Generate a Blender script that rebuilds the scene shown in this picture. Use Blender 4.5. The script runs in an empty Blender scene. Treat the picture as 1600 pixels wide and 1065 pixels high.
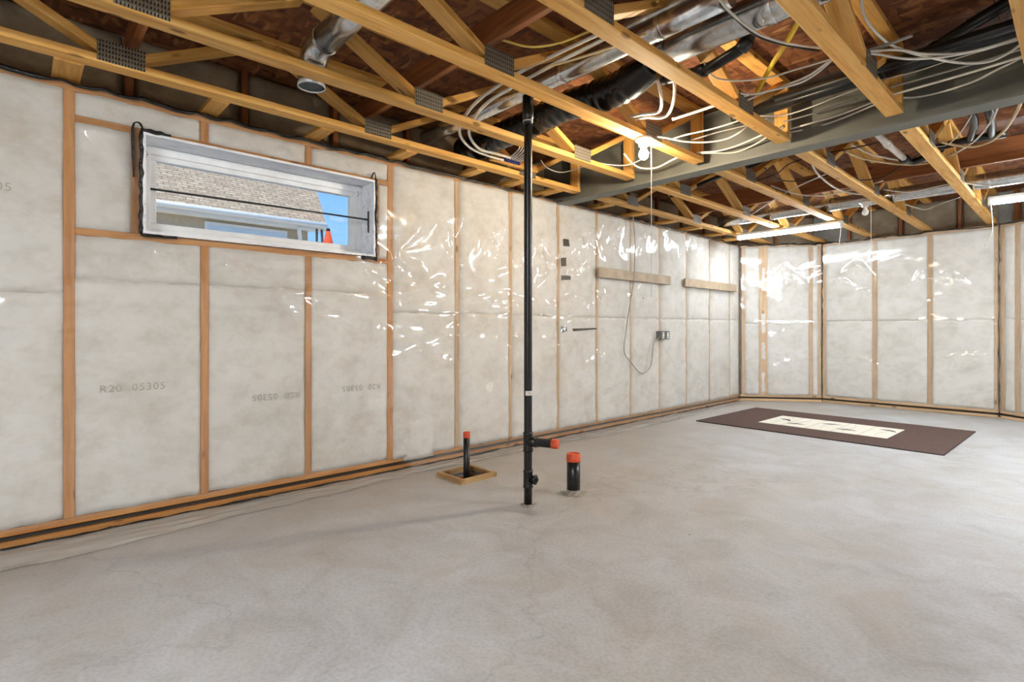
import bpy, bmesh, math, random
import numpy as np
from mathutils import Vector, Matrix
random.seed(7)
rng = np.random.default_rng(11)
SC = bpy.context.scene
COL = SC.collection

# ------------------------------------------------------------------ camera
YAW = math.radians(47.185)
cam_d = bpy.data.cameras.new('camera')
cam_d.sensor_width = 36.0
cam_d.lens = 832.0 / 1600.0 * 36.0
cam_d.shift_y = -17.5 / 1600.0
cam_d.clip_start = 0.02
cam_d.clip_end = 200
cam = bpy.data.objects.new('camera', cam_d)
COL.objects.link(cam)
cam.location = (0, 0, 1.045)
cam.rotation_euler = (math.radians(90), 0, YAW)
SC.camera = cam

# ------------------------------------------------------------------ sky, sun, exposure
world = bpy.data.worlds.new('sky')
SC.world = world
world.use_nodes = True
wn = world.node_tree.nodes
wl = world.node_tree.links
wn.clear()
w_out = wn.new('ShaderNodeOutputWorld')
w_bg = wn.new('ShaderNodeBackground')
w_tc = wn.new('ShaderNodeTexCoord')
w_sep = wn.new('ShaderNodeSeparateXYZ')
w_ramp = wn.new('ShaderNodeValToRGB')
w_ramp.color_ramp.elements[0].position = 0.0
w_ramp.color_ramp.elements[0].color = (0.36, 0.64, 0.98, 1)
w_ramp.color_ramp.elements[1].position = 0.45
w_ramp.color_ramp.elements[1].color = (0.13, 0.38, 0.85, 1)
wl.new(w_tc.outputs['Generated'], w_sep.inputs[0])
wl.new(w_sep.outputs['Z'], w_ramp.inputs[0])
wl.new(w_ramp.outputs[0], w_bg.inputs[0])
w_bg.inputs[1].default_value = 0.93
wl.new(w_bg.outputs[0], w_out.inputs[0])

sun_d = bpy.data.lights.new('sun', 'SUN')
sun_d.energy = 4.0
sun_d.angle = 0.01
sun_d.color = (1.0, 0.95, 0.86)
sun = bpy.data.objects.new('sun', sun_d)
COL.objects.link(sun)
sun.location = (10, -6, 14)
sun.rotation_euler = Vector((-0.45, 0.45, -0.75)).to_track_quat('-Z', 'Y').to_euler()

SC.view_settings.view_transform = 'Standard'
SC.view_settings.look = 'None'
SC.view_settings.gamma = 1.0
SC.view_settings.use_curve_mapping = False
SC.view_settings.exposure = 0.50
TUBE_POWER = 74.0
NEAR_FILL_POWER = 172.0
SIDE_FILL_POWER = 320.0
BULB_POWER = 900.0

try:
    SC.cycles.max_bounces = 6
    SC.cycles.diffuse_bounces = 3
    SC.cycles.glossy_bounces = 2
    SC.cycles.caustics_reflective = False
    SC.cycles.caustics_refractive = False
except AttributeError:
    pass

# ------------------------------------------------------------------ materials
def srgb(r, g, b):
    f = lambda c: (c / 255 / 12.92) if c / 255 <= 0.04045 else ((c / 255 + 0.055) / 1.055) ** 2.4
    return (f(r), f(g), f(b), 1.0)

def new_mat(name):
    m = bpy.data.materials.new(name)
    m.use_nodes = True
    nt = m.node_tree
    b = nt.nodes['Principled BSDF']
    return m, nt, b

def N(nt, t, **kw):
    n = nt.nodes.new(t)
    for k, v in kw.items():
        if k in ('operation', 'blend_type', 'feature', 'data_type', 'wave_type', 'bands_direction', 'distance', 'interpolation', 'noise_dimensions', 'invert'):
            setattr(n, k, v)
        else:
            n.inputs[k].default_value = v
    return n

def coords(nt, scale=(1, 1, 1), rand=0.0, kind='Object'):
    tc = nt.nodes.new('ShaderNodeTexCoord')
    mp = nt.nodes.new('ShaderNodeMapping')
    mp.inputs['Scale'].default_value = scale
    nt.links.new(tc.outputs[kind], mp.inputs[0])
    if rand:
        oi = nt.nodes.new('ShaderNodeObjectInfo')
        mu = N(nt, 'ShaderNodeMath', operation='MULTIPLY')
        mu.inputs[1].default_value = rand
        nt.links.new(oi.outputs['Random'], mu.inputs[0])
        cb = nt.nodes.new('ShaderNodeCombineXYZ')
        for i in range(3):
            nt.links.new(mu.outputs[0], cb.inputs[i])
        nt.links.new(cb.outputs[0], mp.inputs['Location'])
    return mp

def ramp(nt, src, stops):
    r = nt.nodes.new('ShaderNodeValToRGB')
    e = r.color_ramp.elements
    while len(e) < len(stops):
        e.new(0.5)
    for el, (p, c) in zip(e, stops):
        el.position = p
        el.color = c
    nt.links.new(src, r.inputs[0])
    return r

def mix(nt, fac, a, b, mode='MIX'):
    m = nt.nodes.new('ShaderNodeMix')
    m.data_type = 'RGBA'
    m.blend_type = mode
    for sock, v in ((0, fac), (6, a), (7, b)):
        if isinstance(v, (int, float)):
            m.inputs[sock].default_value = v
        elif isinstance(v, tuple):
            m.inputs[sock].default_value = v
        else:
            nt.links.new(v, m.inputs[sock])
    return m.outputs[2]

def bump(nt, b, h, strength=0.3, dist=0.01):
    bp = nt.nodes.new('ShaderNodeBump')
    bp.inputs['Strength'].default_value = strength
    bp.inputs['Distance'].default_value = dist
    nt.links.new(h, bp.inputs['Height'])
    nt.links.new(bp.outputs[0], b.inputs['Normal'])

def mat_plain(name, col, rough=0.5, metal=0.0, var=0.12, scale=8.0, bumpy=0.0):
    m, nt, b = new_mat(name)
    mp = coords(nt, (1, 1, 1), 13.0)
    nz = N(nt, 'ShaderNodeTexNoise', Scale=scale, Detail=2.0)
    nt.links.new(mp.outputs[0], nz.inputs['Vector'])
    lo = tuple(max(0, c * (1 - var * 1.6)) for c in col[:3]) + (1,)
    hi = tuple(min(1, c * (1 + var)) for c in col[:3]) + (1,)
    r = ramp(nt, nz.outputs['Fac'], [(0.3, lo), (0.7, hi)])
    nt.links.new(r.outputs[0], b.inputs['Base Color'])
    b.inputs['Roughness'].default_value = rough
    b.inputs['Metallic'].default_value = metal
    if bumpy:
        bump(nt, b, nz.outputs['Fac'], bumpy, 0.01)
    return m

def mat_wood(name, dark, mid, light, rough=0.62):
    m, nt, b = new_mat(name)
    mp = coords(nt, (1.1, 16, 16), 37.0)
    nz = N(nt, 'ShaderNodeTexNoise', Scale=2.2, Detail=4.0, Roughness=0.62, Distortion=0.4)
    nt.links.new(mp.outputs[0], nz.inputs['Vector'])
    r = ramp(nt, nz.outputs['Fac'], [(0.28, dark), (0.5, mid), (0.72, light)])
    # knots
    mk = coords(nt, (4.2, 11.0, 11.0), 53.0)
    vo = N(nt, 'ShaderNodeTexVoronoi', Scale=1.0, Randomness=1.0)
    nt.links.new(mk.outputs[0], vo.inputs['Vector'])
    kr = ramp(nt, vo.outputs['Distance'], [(0.09, (0.85, 0.85, 0.85, 1)), (0.17, (0, 0, 0, 1))])
    kc = tuple(c * 0.35 for c in dark[:3]) + (1,)
    col = mix(nt, kr.outputs[0], r.outputs[0], kc)
    # tone of the single board
    oi = nt.nodes.new('ShaderNodeObjectInfo')
    tr = ramp(nt, oi.outputs['Random'], [(0.0, (0.80, 0.78, 0.74, 1)), (1.0, (1.12, 1.1, 1.08, 1))])
    col = mix(nt, 1.0, col, tr.outputs[0], 'MULTIPLY')
    nt.links.new(col, b.inputs['Base Color'])
    b.inputs['Roughness'].default_value = rough
    bump(nt, b, nz.outputs['Fac'], 0.12, 0.004)
    return m

M = {}
M['truss_wood'] = mat_wood('truss_lumber', srgb(200, 138, 56), srgb(226, 172, 90), srgb(238, 192, 118))
M['stud_wood'] = mat_wood('stud_lumber', srgb(168, 108, 50), srgb(192, 132, 70), srgb(208, 152, 92))
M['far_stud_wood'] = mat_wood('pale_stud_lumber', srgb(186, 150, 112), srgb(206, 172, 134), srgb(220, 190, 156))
M['dark_wood'] = mat_wood('brown_lumber', srgb(112, 66, 34), srgb(146, 88, 46), srgb(168, 108, 60))
M['box_wood'] = mat_wood('weathered_form_board', srgb(120, 92, 56), srgb(168, 132, 84), srgb(190, 160, 112))
M['white'] = mat_plain('white_cable_jacket', srgb(226, 220, 208), 0.4)
M['whitep'] = mat_plain('white_plastic_pipe', srgb(232, 226, 216), 0.35)
M['grey'] = mat_plain('grey_cable_jacket', srgb(150, 146, 138), 0.45)
M['tan'] = mat_plain('tan_cable_jacket', srgb(214, 190, 140), 0.45)
M['yellowc'] = mat_plain('pale_yellow_cable_jacket', srgb(224, 196, 96), 0.45)
M['yellow'] = mat_plain('yellow_gas_tube', srgb(236, 196, 30), 0.4)
M['blackc'] = mat_plain('black_cable_jacket', srgb(24, 22, 20), 0.45)
M['abs'] = mat_plain('black_abs_plastic', srgb(20, 19, 18), 0.32, var=0.3)
M['orange'] = mat_plain('orange_cap_rubber', srgb(214, 84, 44), 0.5)
M['blue'] = mat_plain('blue_fitting', srgb(36, 44, 120), 0.4)
M['steel'] = mat_plain('grey_painted_steel', srgb(112, 112, 104), 0.5, 0.0, 0.1, 6.0)
M['board'] = mat_plain('taupe_board', srgb(178, 158, 134), 0.6)
M['iron'] = mat_plain('grey_metal_box', srgb(120, 120, 116), 0.4, 0.6)
M['lampwhite'] = mat_plain('white_porcelain', srgb(232, 230, 224), 0.3, var=0.03)
M['string'] = mat_plain('white_string', srgb(225, 222, 214), 0.6, var=0.05)
M['register'] = mat_plain('grey_metal_grille', srgb(118, 126, 124), 0.45, 0.3)

def mat_black_sealant():
    m, nt, b = new_mat('black_acoustic_sealant')
    b.inputs['Base Color'].default_value = srgb(14, 13, 13)
    b.inputs['Roughness'].default_value = 0.22
    mp = coords(nt)
    nz = N(nt, 'ShaderNodeTexNoise', Scale=60.0, Detail=4.0)
    nt.links.new(mp.outputs[0], nz.inputs['Vector'])
    bump(nt, b, nz.outputs['Fac'], 0.7, 0.01)
    return m
M['sealant'] = mat_black_sealant()

def mat_galv():
    m, nt, b = new_mat('galvanized_sheet')
    mp = coords(nt)
    vo = N(nt, 'ShaderNodeTexVoronoi', Scale=45.0)
    nt.links.new(mp.outputs[0], vo.inputs['Vector'])
    r = ramp(nt, vo.outputs['Color'], [(0.0, srgb(186, 188, 190)), (1.0, srgb(226, 228, 228))])
    nt.links.new(r.outputs[0], b.inputs['Base Color'])
    b.inputs['Metallic'].default_value = 0.95
    b.inputs['Roughness'].default_value = 0.24
    return m
M['galv'] = mat_galv()

def mat_plate():
    m, nt, b = new_mat('toothed_truss_plate')
    mp = coords(nt, (1, 1, 1))
    sep = nt.nodes.new('ShaderNodeSeparateXYZ')
    nt.links.new(mp.outputs[0], sep.inputs[0])
    def saw(sock, f):
        a = N(nt, 'ShaderNodeMath', operation='MULTIPLY'); a.inputs[1].default_value = f
        nt.links.new(sock, a.inputs[0])
        s = N(nt, 'ShaderNodeMath', operation='SINE')
        nt.links.new(a.outputs[0], s.inputs[0])
        return s.outputs[0]
    s1 = saw(sep.outputs[1], 2 * math.pi / 0.0125)
    s2 = saw(sep.outputs[2], 2 * math.pi / 0.022)
    mu = N(nt, 'ShaderNodeMath', operation='MULTIPLY')
    nt.links.new(s1, mu.inputs[0]); nt.links.new(s2, mu.inputs[1])
    ad = N(nt, 'ShaderNodeMath', operation='ADD')
    nt.links.new(mu.outputs[0], ad.inputs[0]); nt.links.new(s1, ad.inputs[1])
    r = ramp(nt, ad.outputs[0], [(0.0, srgb(140, 132, 118)), (0.55, srgb(112, 102, 88)), (0.8, srgb(40, 32, 26))])
    nt.links.new(r.outputs[0], b.inputs['Base Color'])
    b.inputs['Metallic'].default_value = 0.45
    b.inputs['Roughness'].default_value = 0.5
    bump(nt, b, ad.outputs[0], 0.6, 0.003)
    return m
M['plate'] = mat_plate()

def mat_osb():
    m, nt, b = new_mat('oriented_strand_board')
    def layer(sc, rot, seed):
        mp = coords(nt, sc, 0)
        mp.inputs['Rotation'].default_value = (0, 0, rot)
        mp.inputs['Location'].default_value = (seed, seed * 1.7, 0)
        nz = N(nt, 'ShaderNodeTexNoise', Scale=1.4, Detail=2.0)
        nt.links.new(mp.outputs[0], nz.inputs['Vector'])
        mx = mix(nt, 0.25, mp.outputs[0], nz.outputs['Color'])
        vo = N(nt, 'ShaderNodeTexVoronoi', Scale=1.0)
        nt.links.new(mx, vo.inputs['Vector'])
        return vo
    v1 = layer((10, 38, 1), 0.25, 3.1)
    v2 = layer((34, 11, 1), -0.4, 8.3)
    r1 = ramp(nt, v1.outputs['Color'], [(0.1, srgb(82, 44, 22)), (0.45, srgb(122, 72, 38)), (0.75, srgb(146, 94, 52)), (1.0, srgb(172, 122, 72))])
    r2 = ramp(nt, v2.outputs['Color'], [(0.1, srgb(70, 36, 18)), (0.5, srgb(114, 64, 34)), (1.0, srgb(154, 102, 58))])
    nz = N(nt, 'ShaderNodeTexNoise', Scale=9.0, Detail=3.0)
    nt.links.new(coords(nt).outputs[0], nz.inputs['Vector'])
    rf = ramp(nt, nz.outputs['Fac'], [(0.46, (0, 0, 0, 1)), (0.54, (1, 1, 1, 1))])
    col = mix(nt, rf.outputs[0], r1.outputs[0], r2.outputs[0])
    nt.links.new(col, b.inputs['Base Color'])
    b.inputs['Roughness'].default_value = 0.7
    bump(nt, b, v1.outputs['Distance'], 0.3, 0.01)
    return m
M['osb'] = mat_osb()

def mat_concrete_floor():
    m, nt, b = new_mat('troweled_concrete')
    mp = coords(nt)
    n1 = N(nt, 'ShaderNodeTexNoise', Scale=0.55, Detail=3.0, Roughness=0.62, Distortion=0.5)
    n2 = N(nt, 'ShaderNodeTexNoise', Scale=3.2, Detail=5.0, Roughness=0.68, Distortion=0.9)
    n3 = N(nt, 'ShaderNodeTexNoise', Scale=70.0, Detail=1.0)
    n4 = N(nt, 'ShaderNodeTexNoise', Scale=1.3, Detail=3.0, Roughness=0.6, Distortion=1.4)
    for n in (n1, n2, n3, n4):
        nt.links.new(mp.outputs[0], n.inputs['Vector'])
    r1 = ramp(nt, n1.outputs['Fac'], [(0.30, srgb(186, 183, 178)), (0.48, srgb(199, 201, 205)), (0.7, srgb(206, 210, 218))])
    r2 = ramp(nt, n2.outputs['Fac'], [(0.25, srgb(200, 192, 180)), (0.5, srgb(232, 230, 226)), (0.75, srgb(255, 254, 252))])
    r3 = ramp(nt, n3.outputs['Fac'], [(0.3, srgb(226, 222, 216)), (0.6, srgb(250, 249, 247))])
    c = mix(nt, 0.8, r1.outputs[0], r2.outputs[0], 'MULTIPLY')
    c = mix(nt, 0.6, c, r3.outputs[0], 'MULTIPLY')
    # brownish worn patches
    r4 = ramp(nt, n4.outputs['Fac'], [(0.52, (0, 0, 0, 1)), (0.72, (0.4, 0.4, 0.4, 1))])
    c = mix(nt, r4.outputs[0], c, srgb(176, 166, 152))
    # brown dirt along the left wall, with the dimmer light there painted in
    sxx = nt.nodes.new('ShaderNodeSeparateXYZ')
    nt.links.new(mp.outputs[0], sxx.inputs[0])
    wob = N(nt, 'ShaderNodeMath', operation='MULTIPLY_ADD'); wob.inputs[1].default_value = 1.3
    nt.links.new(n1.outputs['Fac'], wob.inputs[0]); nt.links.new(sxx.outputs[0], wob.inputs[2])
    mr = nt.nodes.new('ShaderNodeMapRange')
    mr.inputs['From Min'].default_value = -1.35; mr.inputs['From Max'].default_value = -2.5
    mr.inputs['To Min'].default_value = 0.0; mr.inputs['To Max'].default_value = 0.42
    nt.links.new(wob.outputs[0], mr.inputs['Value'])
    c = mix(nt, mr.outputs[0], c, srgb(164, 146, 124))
    # hairline cracks: the thin set where a warped noise crosses its middle value
    mpc = coords(nt, (0.32, 0.32, 0.32))
    nc = N(nt, 'ShaderNodeTexNoise', Scale=1.0, Detail=7.0, Roughness=0.55)
    nt.links.new(mpc.outputs[0], nc.inputs['Vector'])
    sb = N(nt, 'ShaderNodeMath', operation='SUBTRACT'); sb.inputs[1].default_value = 0.53
    nt.links.new(nc.outputs['Fac'], sb.inputs[0])
    ab = N(nt, 'ShaderNodeMath', operation='ABSOLUTE')
    nt.links.new(sb.outputs[0], ab.inputs[0])
    rc = ramp(nt, ab.outputs[0], [(0.0, (0.16, 0.16, 0.16, 1)), (0.0008, (0, 0, 0, 1))])
    c = mix(nt, rc.outputs[0], c, srgb(92, 84, 76))
    # dark specks of debris
    vo = N(nt, 'ShaderNodeTexVoronoi', Scale=3.1, Randomness=1.0)
    nt.links.new(mp.outputs[0], vo.inputs['Vector'])
    rs = ramp(nt, vo.outputs['Distance'], [(0.022, (0.8, 0.8, 0.8, 1)), (0.034, (0, 0, 0, 1))])
    gate = N(nt, 'ShaderNodeMath', operation='GREATER_THAN'); gate.inputs[1].default_value = 0.72
    sx = nt.nodes.new('ShaderNodeSeparateColor')
    nt.links.new(vo.outputs['Color'], sx.inputs[0]); nt.links.new(sx.outputs[0], gate.inputs[0])
    gm = N(nt, 'ShaderNodeMath', operation='MULTIPLY')
    nt.links.new(rs.outputs[0], gm.inputs[0]); nt.links.new(gate.outputs[0], gm.inputs[1])
    c = mix(nt, gm.outputs[0], c, srgb(70, 60, 52))
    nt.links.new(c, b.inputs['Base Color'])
    rr = ramp(nt, n2.outputs['Fac'], [(0.3, (0.42, 0.42, 0.42, 1)), (0.7, (0.6, 0.6, 0.6, 1))])
    nt.links.new(rr.outputs[0], b.inputs['Roughness'])
    b.inputs['Specular IOR Level'].default_value = 0.35
    bump(nt, b, n2.outputs['Fac'], 0.12, 0.01)
    return m
M['concrete'] = mat_concrete_floor()
M['foundation'] = mat_plain('grey_foundation_concrete', srgb(150, 146, 138), 0.85, var=0.15)

def mat_batt(name, lo, mid, hi):
    m, nt, b = new_mat(name)
    mp = coords(nt, (1, 1, 1), 17.0)
    n1 = N(nt, 'ShaderNodeTexNoise', Scale=3.0, Detail=4.0, Roughness=0.65)
    mp2 = coords(nt, (4.0, 4.0, 5.5), 29.0)
    n2 = N(nt, 'ShaderNodeTexNoise', Scale=2.0, Detail=4.0, Roughness=0.7)
    nt.links.new(mp.outputs[0], n1.inputs['Vector'])
    nt.links.new(mp2.outputs[0], n2.inputs['Vector'])
    r = ramp(nt, n1.outputs['Fac'], [(0.27, lo), (0.47, mid), (0.7, hi)])
    r2 = ramp(nt, n2.outputs['Fac'], [(0.3, srgb(236, 232, 226)), (0.55, srgb(255, 255, 255))])
    c = mix(nt, 0.7, r.outputs[0], r2.outputs[0], 'MULTIPLY')
    nt.links.new(c, b.inputs['Base Color'])
    b.inputs['Roughness'].default_value = 0.95
    b.inputs['Specular IOR Level'].default_value = 0.1
    bump(nt, b, n2.outputs['Fac'], 0.22, 0.02)
    return m
M['batt'] = mat_batt('fiberglass_batt', srgb(212, 206, 196), srgb(226, 222, 216), srgb(234, 231, 227))
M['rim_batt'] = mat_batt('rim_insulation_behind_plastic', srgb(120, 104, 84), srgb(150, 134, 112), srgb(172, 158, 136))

def mat_poly(name, haze=0.06, gloss=1.0, rough=0.09):
    m = bpy.data.materials.new(name)
    m.use_nodes = True
    nt = m.node_tree
    nt.nodes.clear()
    out = nt.nodes.new('ShaderNodeOutputMaterial')
    tr = nt.nodes.new('ShaderNodeBsdfTransparent')
    tr.inputs[0].default_value = (0.97, 0.97, 0.965, 1)
    gl = nt.nodes.new('ShaderNodeBsdfGlossy')
    gl.inputs['Roughness'].default_value = rough
    gl.inputs[0].default_value = (gloss, gloss, gloss, 1)
    df = nt.nodes.new('ShaderNodeBsdfDiffuse')
    df.inputs[0].default_value = (0.85, 0.83, 0.78, 1)
    lw = nt.nodes.new('ShaderNodeLayerWeight')
    lw.inputs[0].default_value = 0.5
    pw_ = N(nt, 'ShaderNodeMath', operation='POWER'); pw_.inputs[1].default_value = 4.5
    nt.links.new(lw.outputs['Facing'], pw_.inputs[0])
    fr = N(nt, 'ShaderNodeMath', operation='MULTIPLY_ADD'); fr.inputs[1].default_value = 0.9; fr.inputs[2].default_value = 0.07
    nt.links.new(pw_.outputs[0], fr.inputs[0])
    m1 = nt.nodes.new('ShaderNodeMixShader')
    m1.inputs[0].default_value = haze
    nt.links.new(tr.outputs[0], m1.inputs[1]); nt.links.new(df.outputs[0], m1.inputs[2])
    m2 = nt.nodes.new('ShaderNodeMixShader')
    nt.links.new(fr.outputs[0], m2.inputs[0])
    nt.links.new(m1.outputs[0], m2.inputs[1]); nt.links.new(gl.outputs[0], m2.inputs[2])
    nt.links.new(m2.outputs[0], out.inputs[0])
    return m
M['poly'] = mat_poly('clear_polyethylene_sheet')
M['poly_floor'] = mat_poly('dusty_polyethylene_strip', 0.45, 0.8, 0.22)

def mat_glass():
    m = bpy.data.materials.new('window_glass')
    m.use_nodes = True
    nt = m.node_tree
    nt.nodes.clear()
    out = nt.nodes.new('ShaderNodeOutputMaterial')
    tr = nt.nodes.new('ShaderNodeBsdfTransparent')
    tr.inputs[0].default_value = (0.97, 0.98, 0.98, 1)
    gl = nt.nodes.new('ShaderNodeBsdfGlossy')
    gl.inputs['Roughness'].default_value = 0.02
    mx = nt.nodes.new('ShaderNodeMixShader')
    mx.inputs[0].default_value = 0.04
    nt.links.new(tr.outputs[0], mx.inputs[1]); nt.links.new(gl.outputs[0], mx.inputs[2])
    nt.links.new(mx.outputs[0], out.inputs[0])
    return m
M['glass'] = mat_glass()

def mat_emit(name, col, strength):
    m = bpy.data.materials.new(name)
    m.use_nodes = True
    nt = m.node_tree
    nt.nodes.clear()
    out = nt.nodes.new('ShaderNodeOutputMaterial')
    e = nt.nodes.new('ShaderNodeEmission')
    e.inputs[0].default_value = col
    e.inputs[1].default_value = strength
    nt.links.new(e.outputs[0], out.inputs[0])
    return m
M['tube_glow'] = mat_emit('lit_tube', (0.87, 0.945, 1.0, 1), TUBE_POWER)
M['near_fill_glow'] = mat_emit('added_tube_near', (0.87, 0.945, 1.0, 1), NEAR_FILL_POWER)  # glow of the added lamps behind the camera
M['side_fill_glow'] = mat_emit('added_tube_side', (0.87, 0.945, 1.0, 1), SIDE_FILL_POWER)  # glow of the added lamp right of the view
M['bulb_glow'] = mat_emit('lit_bulb', (1.0, 0.84, 0.60, 1), BULB_POWER)

def mat_liner():
    m, nt, b = new_mat('white_smeared_window_liner')
    mp = coords(nt, (1.5, 6, 6))
    nz = N(nt, 'ShaderNodeTexNoise', Scale=3.0, Detail=7.0, Roughness=0.7, Distortion=0.6)
    nt.links.new(mp.outputs[0], nz.inputs['Vector'])
    r = ramp(nt, nz.outputs['Fac'], [(0.28, srgb(128, 130, 140)), (0.38, srgb(216, 218, 224)), (0.50, srgb(242, 243, 246))])
    nt.links.new(r.outputs[0], b.inputs['Base Color'])
    b.inputs['Roughness'].default_value = 0.45
    return m
M['liner'] = mat_liner()
M['vinyl'] = mat_plain('white_vinyl_frame', srgb(242, 243, 244), 0.4, var=0.05)

def mat_shingle():
    m, nt, b = new_mat('tan_asphalt_shingles')
    mp = coords(nt)
    br = nt.nodes.new('ShaderNodeTexBrick')
    br.inputs['Color1'].default_value = srgb(196, 182, 162)
    br.inputs['Color2'].default_value = srgb(172, 156, 138)
    br.inputs['Mortar'].default_value = srgb(140, 126, 110)
    br.inputs['Scale'].default_value = 1.0
    br.inputs['Mortar Size'].default_value = 0.006
    br.inputs['Brick Width'].default_value = 0.13
    br.inputs['Row Height'].default_value = 0.05
    nt.links.new(mp.outputs[0], br.inputs['Vector'])
    nz = N(nt, 'ShaderNodeTexNoise', Scale=22.0, Detail=5.0)
    nt.links.new(mp.outputs[0], nz.inputs['Vector'])
    r = ramp(nt, nz.outputs['Fac'], [(0.3, srgb(190, 180, 168)), (0.7, srgb(255, 252, 246))])
    c = mix(nt, 0.8, br.outputs[0], r.outputs[0], 'MULTIPLY')
    nt.links.new(c, b.inputs['Base Color'])
    b.inputs['Roughness'].default_value = 0.9
    return m
M['shingle'] = mat_shingle()
M['stucco'] = mat_plain('beige_stucco', srgb(196, 180, 154), 0.9, var=0.06, scale=30)
M['trimwhite'] = mat_plain('white_metal_trim', srgb(236, 234, 228), 0.5, var=0.03)
M['housepane'] = mat_plain('painted_sky_pane', srgb(216, 226, 232), 0.15, var=0.05, scale=1)  # sky reflection painted as a pale base colour
M['bounce_ground'] = mat_plain('pale_bounce_ground', srgb(204, 198, 188), 0.95, var=0.25, scale=12)  # unseen ground, made pale to bounce sunlight onto the house

def mat_mat():
    m, nt, b = new_mat('dark_brown_rug_pile')
    mp = coords(nt)
    nz = N(nt, 'ShaderNodeTexNoise', Scale=160.0, Detail=3.0)
    nt.links.new(mp.outputs[0], nz.inputs['Vector'])
    r = ramp(nt, nz.outputs['Fac'], [(0.3, srgb(66, 48, 42)), (0.7, srgb(104, 80, 72))])
    nt.links.new(r.outputs[0], b.inputs['Base Color'])
    b.inputs['Roughness'].default_value = 0.95
    bump(nt, b, nz.outputs['Fac'], 0.5, 0.01)
    return m
M['mat'] = mat_mat()
M['matedge'] = mat_plain('dark_rug_binding', srgb(62, 46, 42), 0.8)
M['matwhite'] = mat_plain('cream_rug_print', srgb(232, 226, 212), 0.9, var=0.04, scale=60)
M['matink'] = mat_plain('charcoal_rug_print', srgb(70, 68, 64), 0.9)
M['matline'] = mat_plain('grey_rug_print', srgb(150, 146, 138), 0.9)
M['ink'] = mat_plain('grey_stamp_ink', srgb(190, 181, 168), 0.9)
M['inkdark'] = mat_plain('black_stamp_ink', srgb(60, 44, 28), 0.9)
M['dirt'] = mat_plain('dark_soil', srgb(84, 66, 48), 0.95, var=0.3, scale=30)
M['flex'] = mat_plain('black_plastic_sleeve', srgb(22, 22, 23), 0.22, var=0.2)
M['gap_shade'] = mat_plain('painted_gap_shade', srgb(58, 50, 42), 0.8, var=0.2)  # shade of open gaps put into the colour
M['paper'] = mat_plain('white_paper_scrap', srgb(228, 224, 216), 0.8, var=0.05)

# ------------------------------------------------------------------ helpers
def link(name, me, mat, parent=None, loc=None, rot=None):
    o = bpy.data.objects.new(name, me)
    if mat is not None and len(me.materials) == 0:
        me.materials.append(mat)
    COL.objects.link(o)
    if parent is not None:
        o.parent = parent
    if loc is not None:
        o.location = loc
    if rot is not None:
        o.rotation_euler = rot
    return o

def tag(o, label=None, cat=None, group=None, kind=None):
    if label: o['label'] = label
    if cat: o['category'] = cat
    if group: o['group'] = group
    if kind: o['kind'] = kind
    return o

def empty(name, loc=(0, 0, 0), rz=0.0):
    o = bpy.data.objects.new(name, None)
    o.empty_display_size = 0.05
    COL.objects.link(o)
    o.location = loc
    o.rotation_euler = (0, 0, rz)
    return o

def mesh_from(verts, faces, smooth=False):
    me = bpy.data.meshes.new('mesh')
    me.from_pydata([tuple(v) for v in verts], [], [tuple(f) for f in faces])
    me.update()
    if smooth:
        me.polygons.foreach_set('use_smooth', [True] * len(me.polygons))
    return me

BOXF = [(0, 3, 2, 1), (4, 5, 6, 7), (0, 1, 5, 4), (1, 2, 6, 5), (2, 3, 7, 6), (3, 0, 4, 7)]
def boxes_mesh(bs):
    """list of (x0,x1,y0,y1,z0,z1)"""
    v, f = [], []
    for (x0, x1, y0, y1, z0, z1) in bs:
        k = len(v)
        v += [(x0, y0, z0), (x1, y0, z0), (x1, y1, z0), (x0, y1, z0), (x0, y0, z1), (x1, y0, z1), (x1, y1, z1), (x0, y1, z1)]
        f += [tuple(i + k for i in q) for q in BOXF]
    return mesh_from(v, f)

_cache = {}
def lumber_mesh(L, w, h, c=0.003):
    """board: length on local X from 0 to L, w on Y, h on Z, with eased edges"""
    key = (round(L, 3), round(w, 4), round(h, 4), c)
    if key in _cache:
        return _cache[key]
    a, b = w / 2, h / 2
    prof = [(-a + c, -b), (a - c, -b), (a, -b + c), (a, b - c), (a - c, b), (-a + c, b), (-a, b - c), (-a, -b + c)]
    v = [(0, y, z) for y, z in prof] + [(L, y, z) for y, z in prof]
    f = [tuple(range(7, -1, -1)), tuple(range(8, 16))]
    for i in range(8):
        j = (i + 1) % 8
        f.append((i, j, 8 + j, 8 + i))
    me = mesh_from(v, f)
    _cache[key] = me
    return me

def member(name, p0, p1, w, h, mat, parent=None, side=None, share_mat=True):
    """board from p0 to p1 (centre line); side = direction of the width axis"""
    p0, p1 = Vector(p0), Vector(p1)
    d = p1 - p0
    L = d.length
    x = d.normalized()
    if side is None:
        side = Vector((0, 0, 1)).cross(x)
        if side.length < 1e-4:
            side = Vector((0, 1, 0))
    y = Vector(side).normalized()
    z = x.cross(y).normalized()
    y = z.cross(x)
    me = lumber_mesh(L, w, h)
    if len(me.materials) and me.materials[0] != mat:
        me = me.copy(); me.materials.clear()
    o = link(name, me, mat, parent)
    mt = Matrix((x, y, z)).transposed().to_4x4()
    mt.translation = p0
    o.matrix_local = mt
    return o

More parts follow.
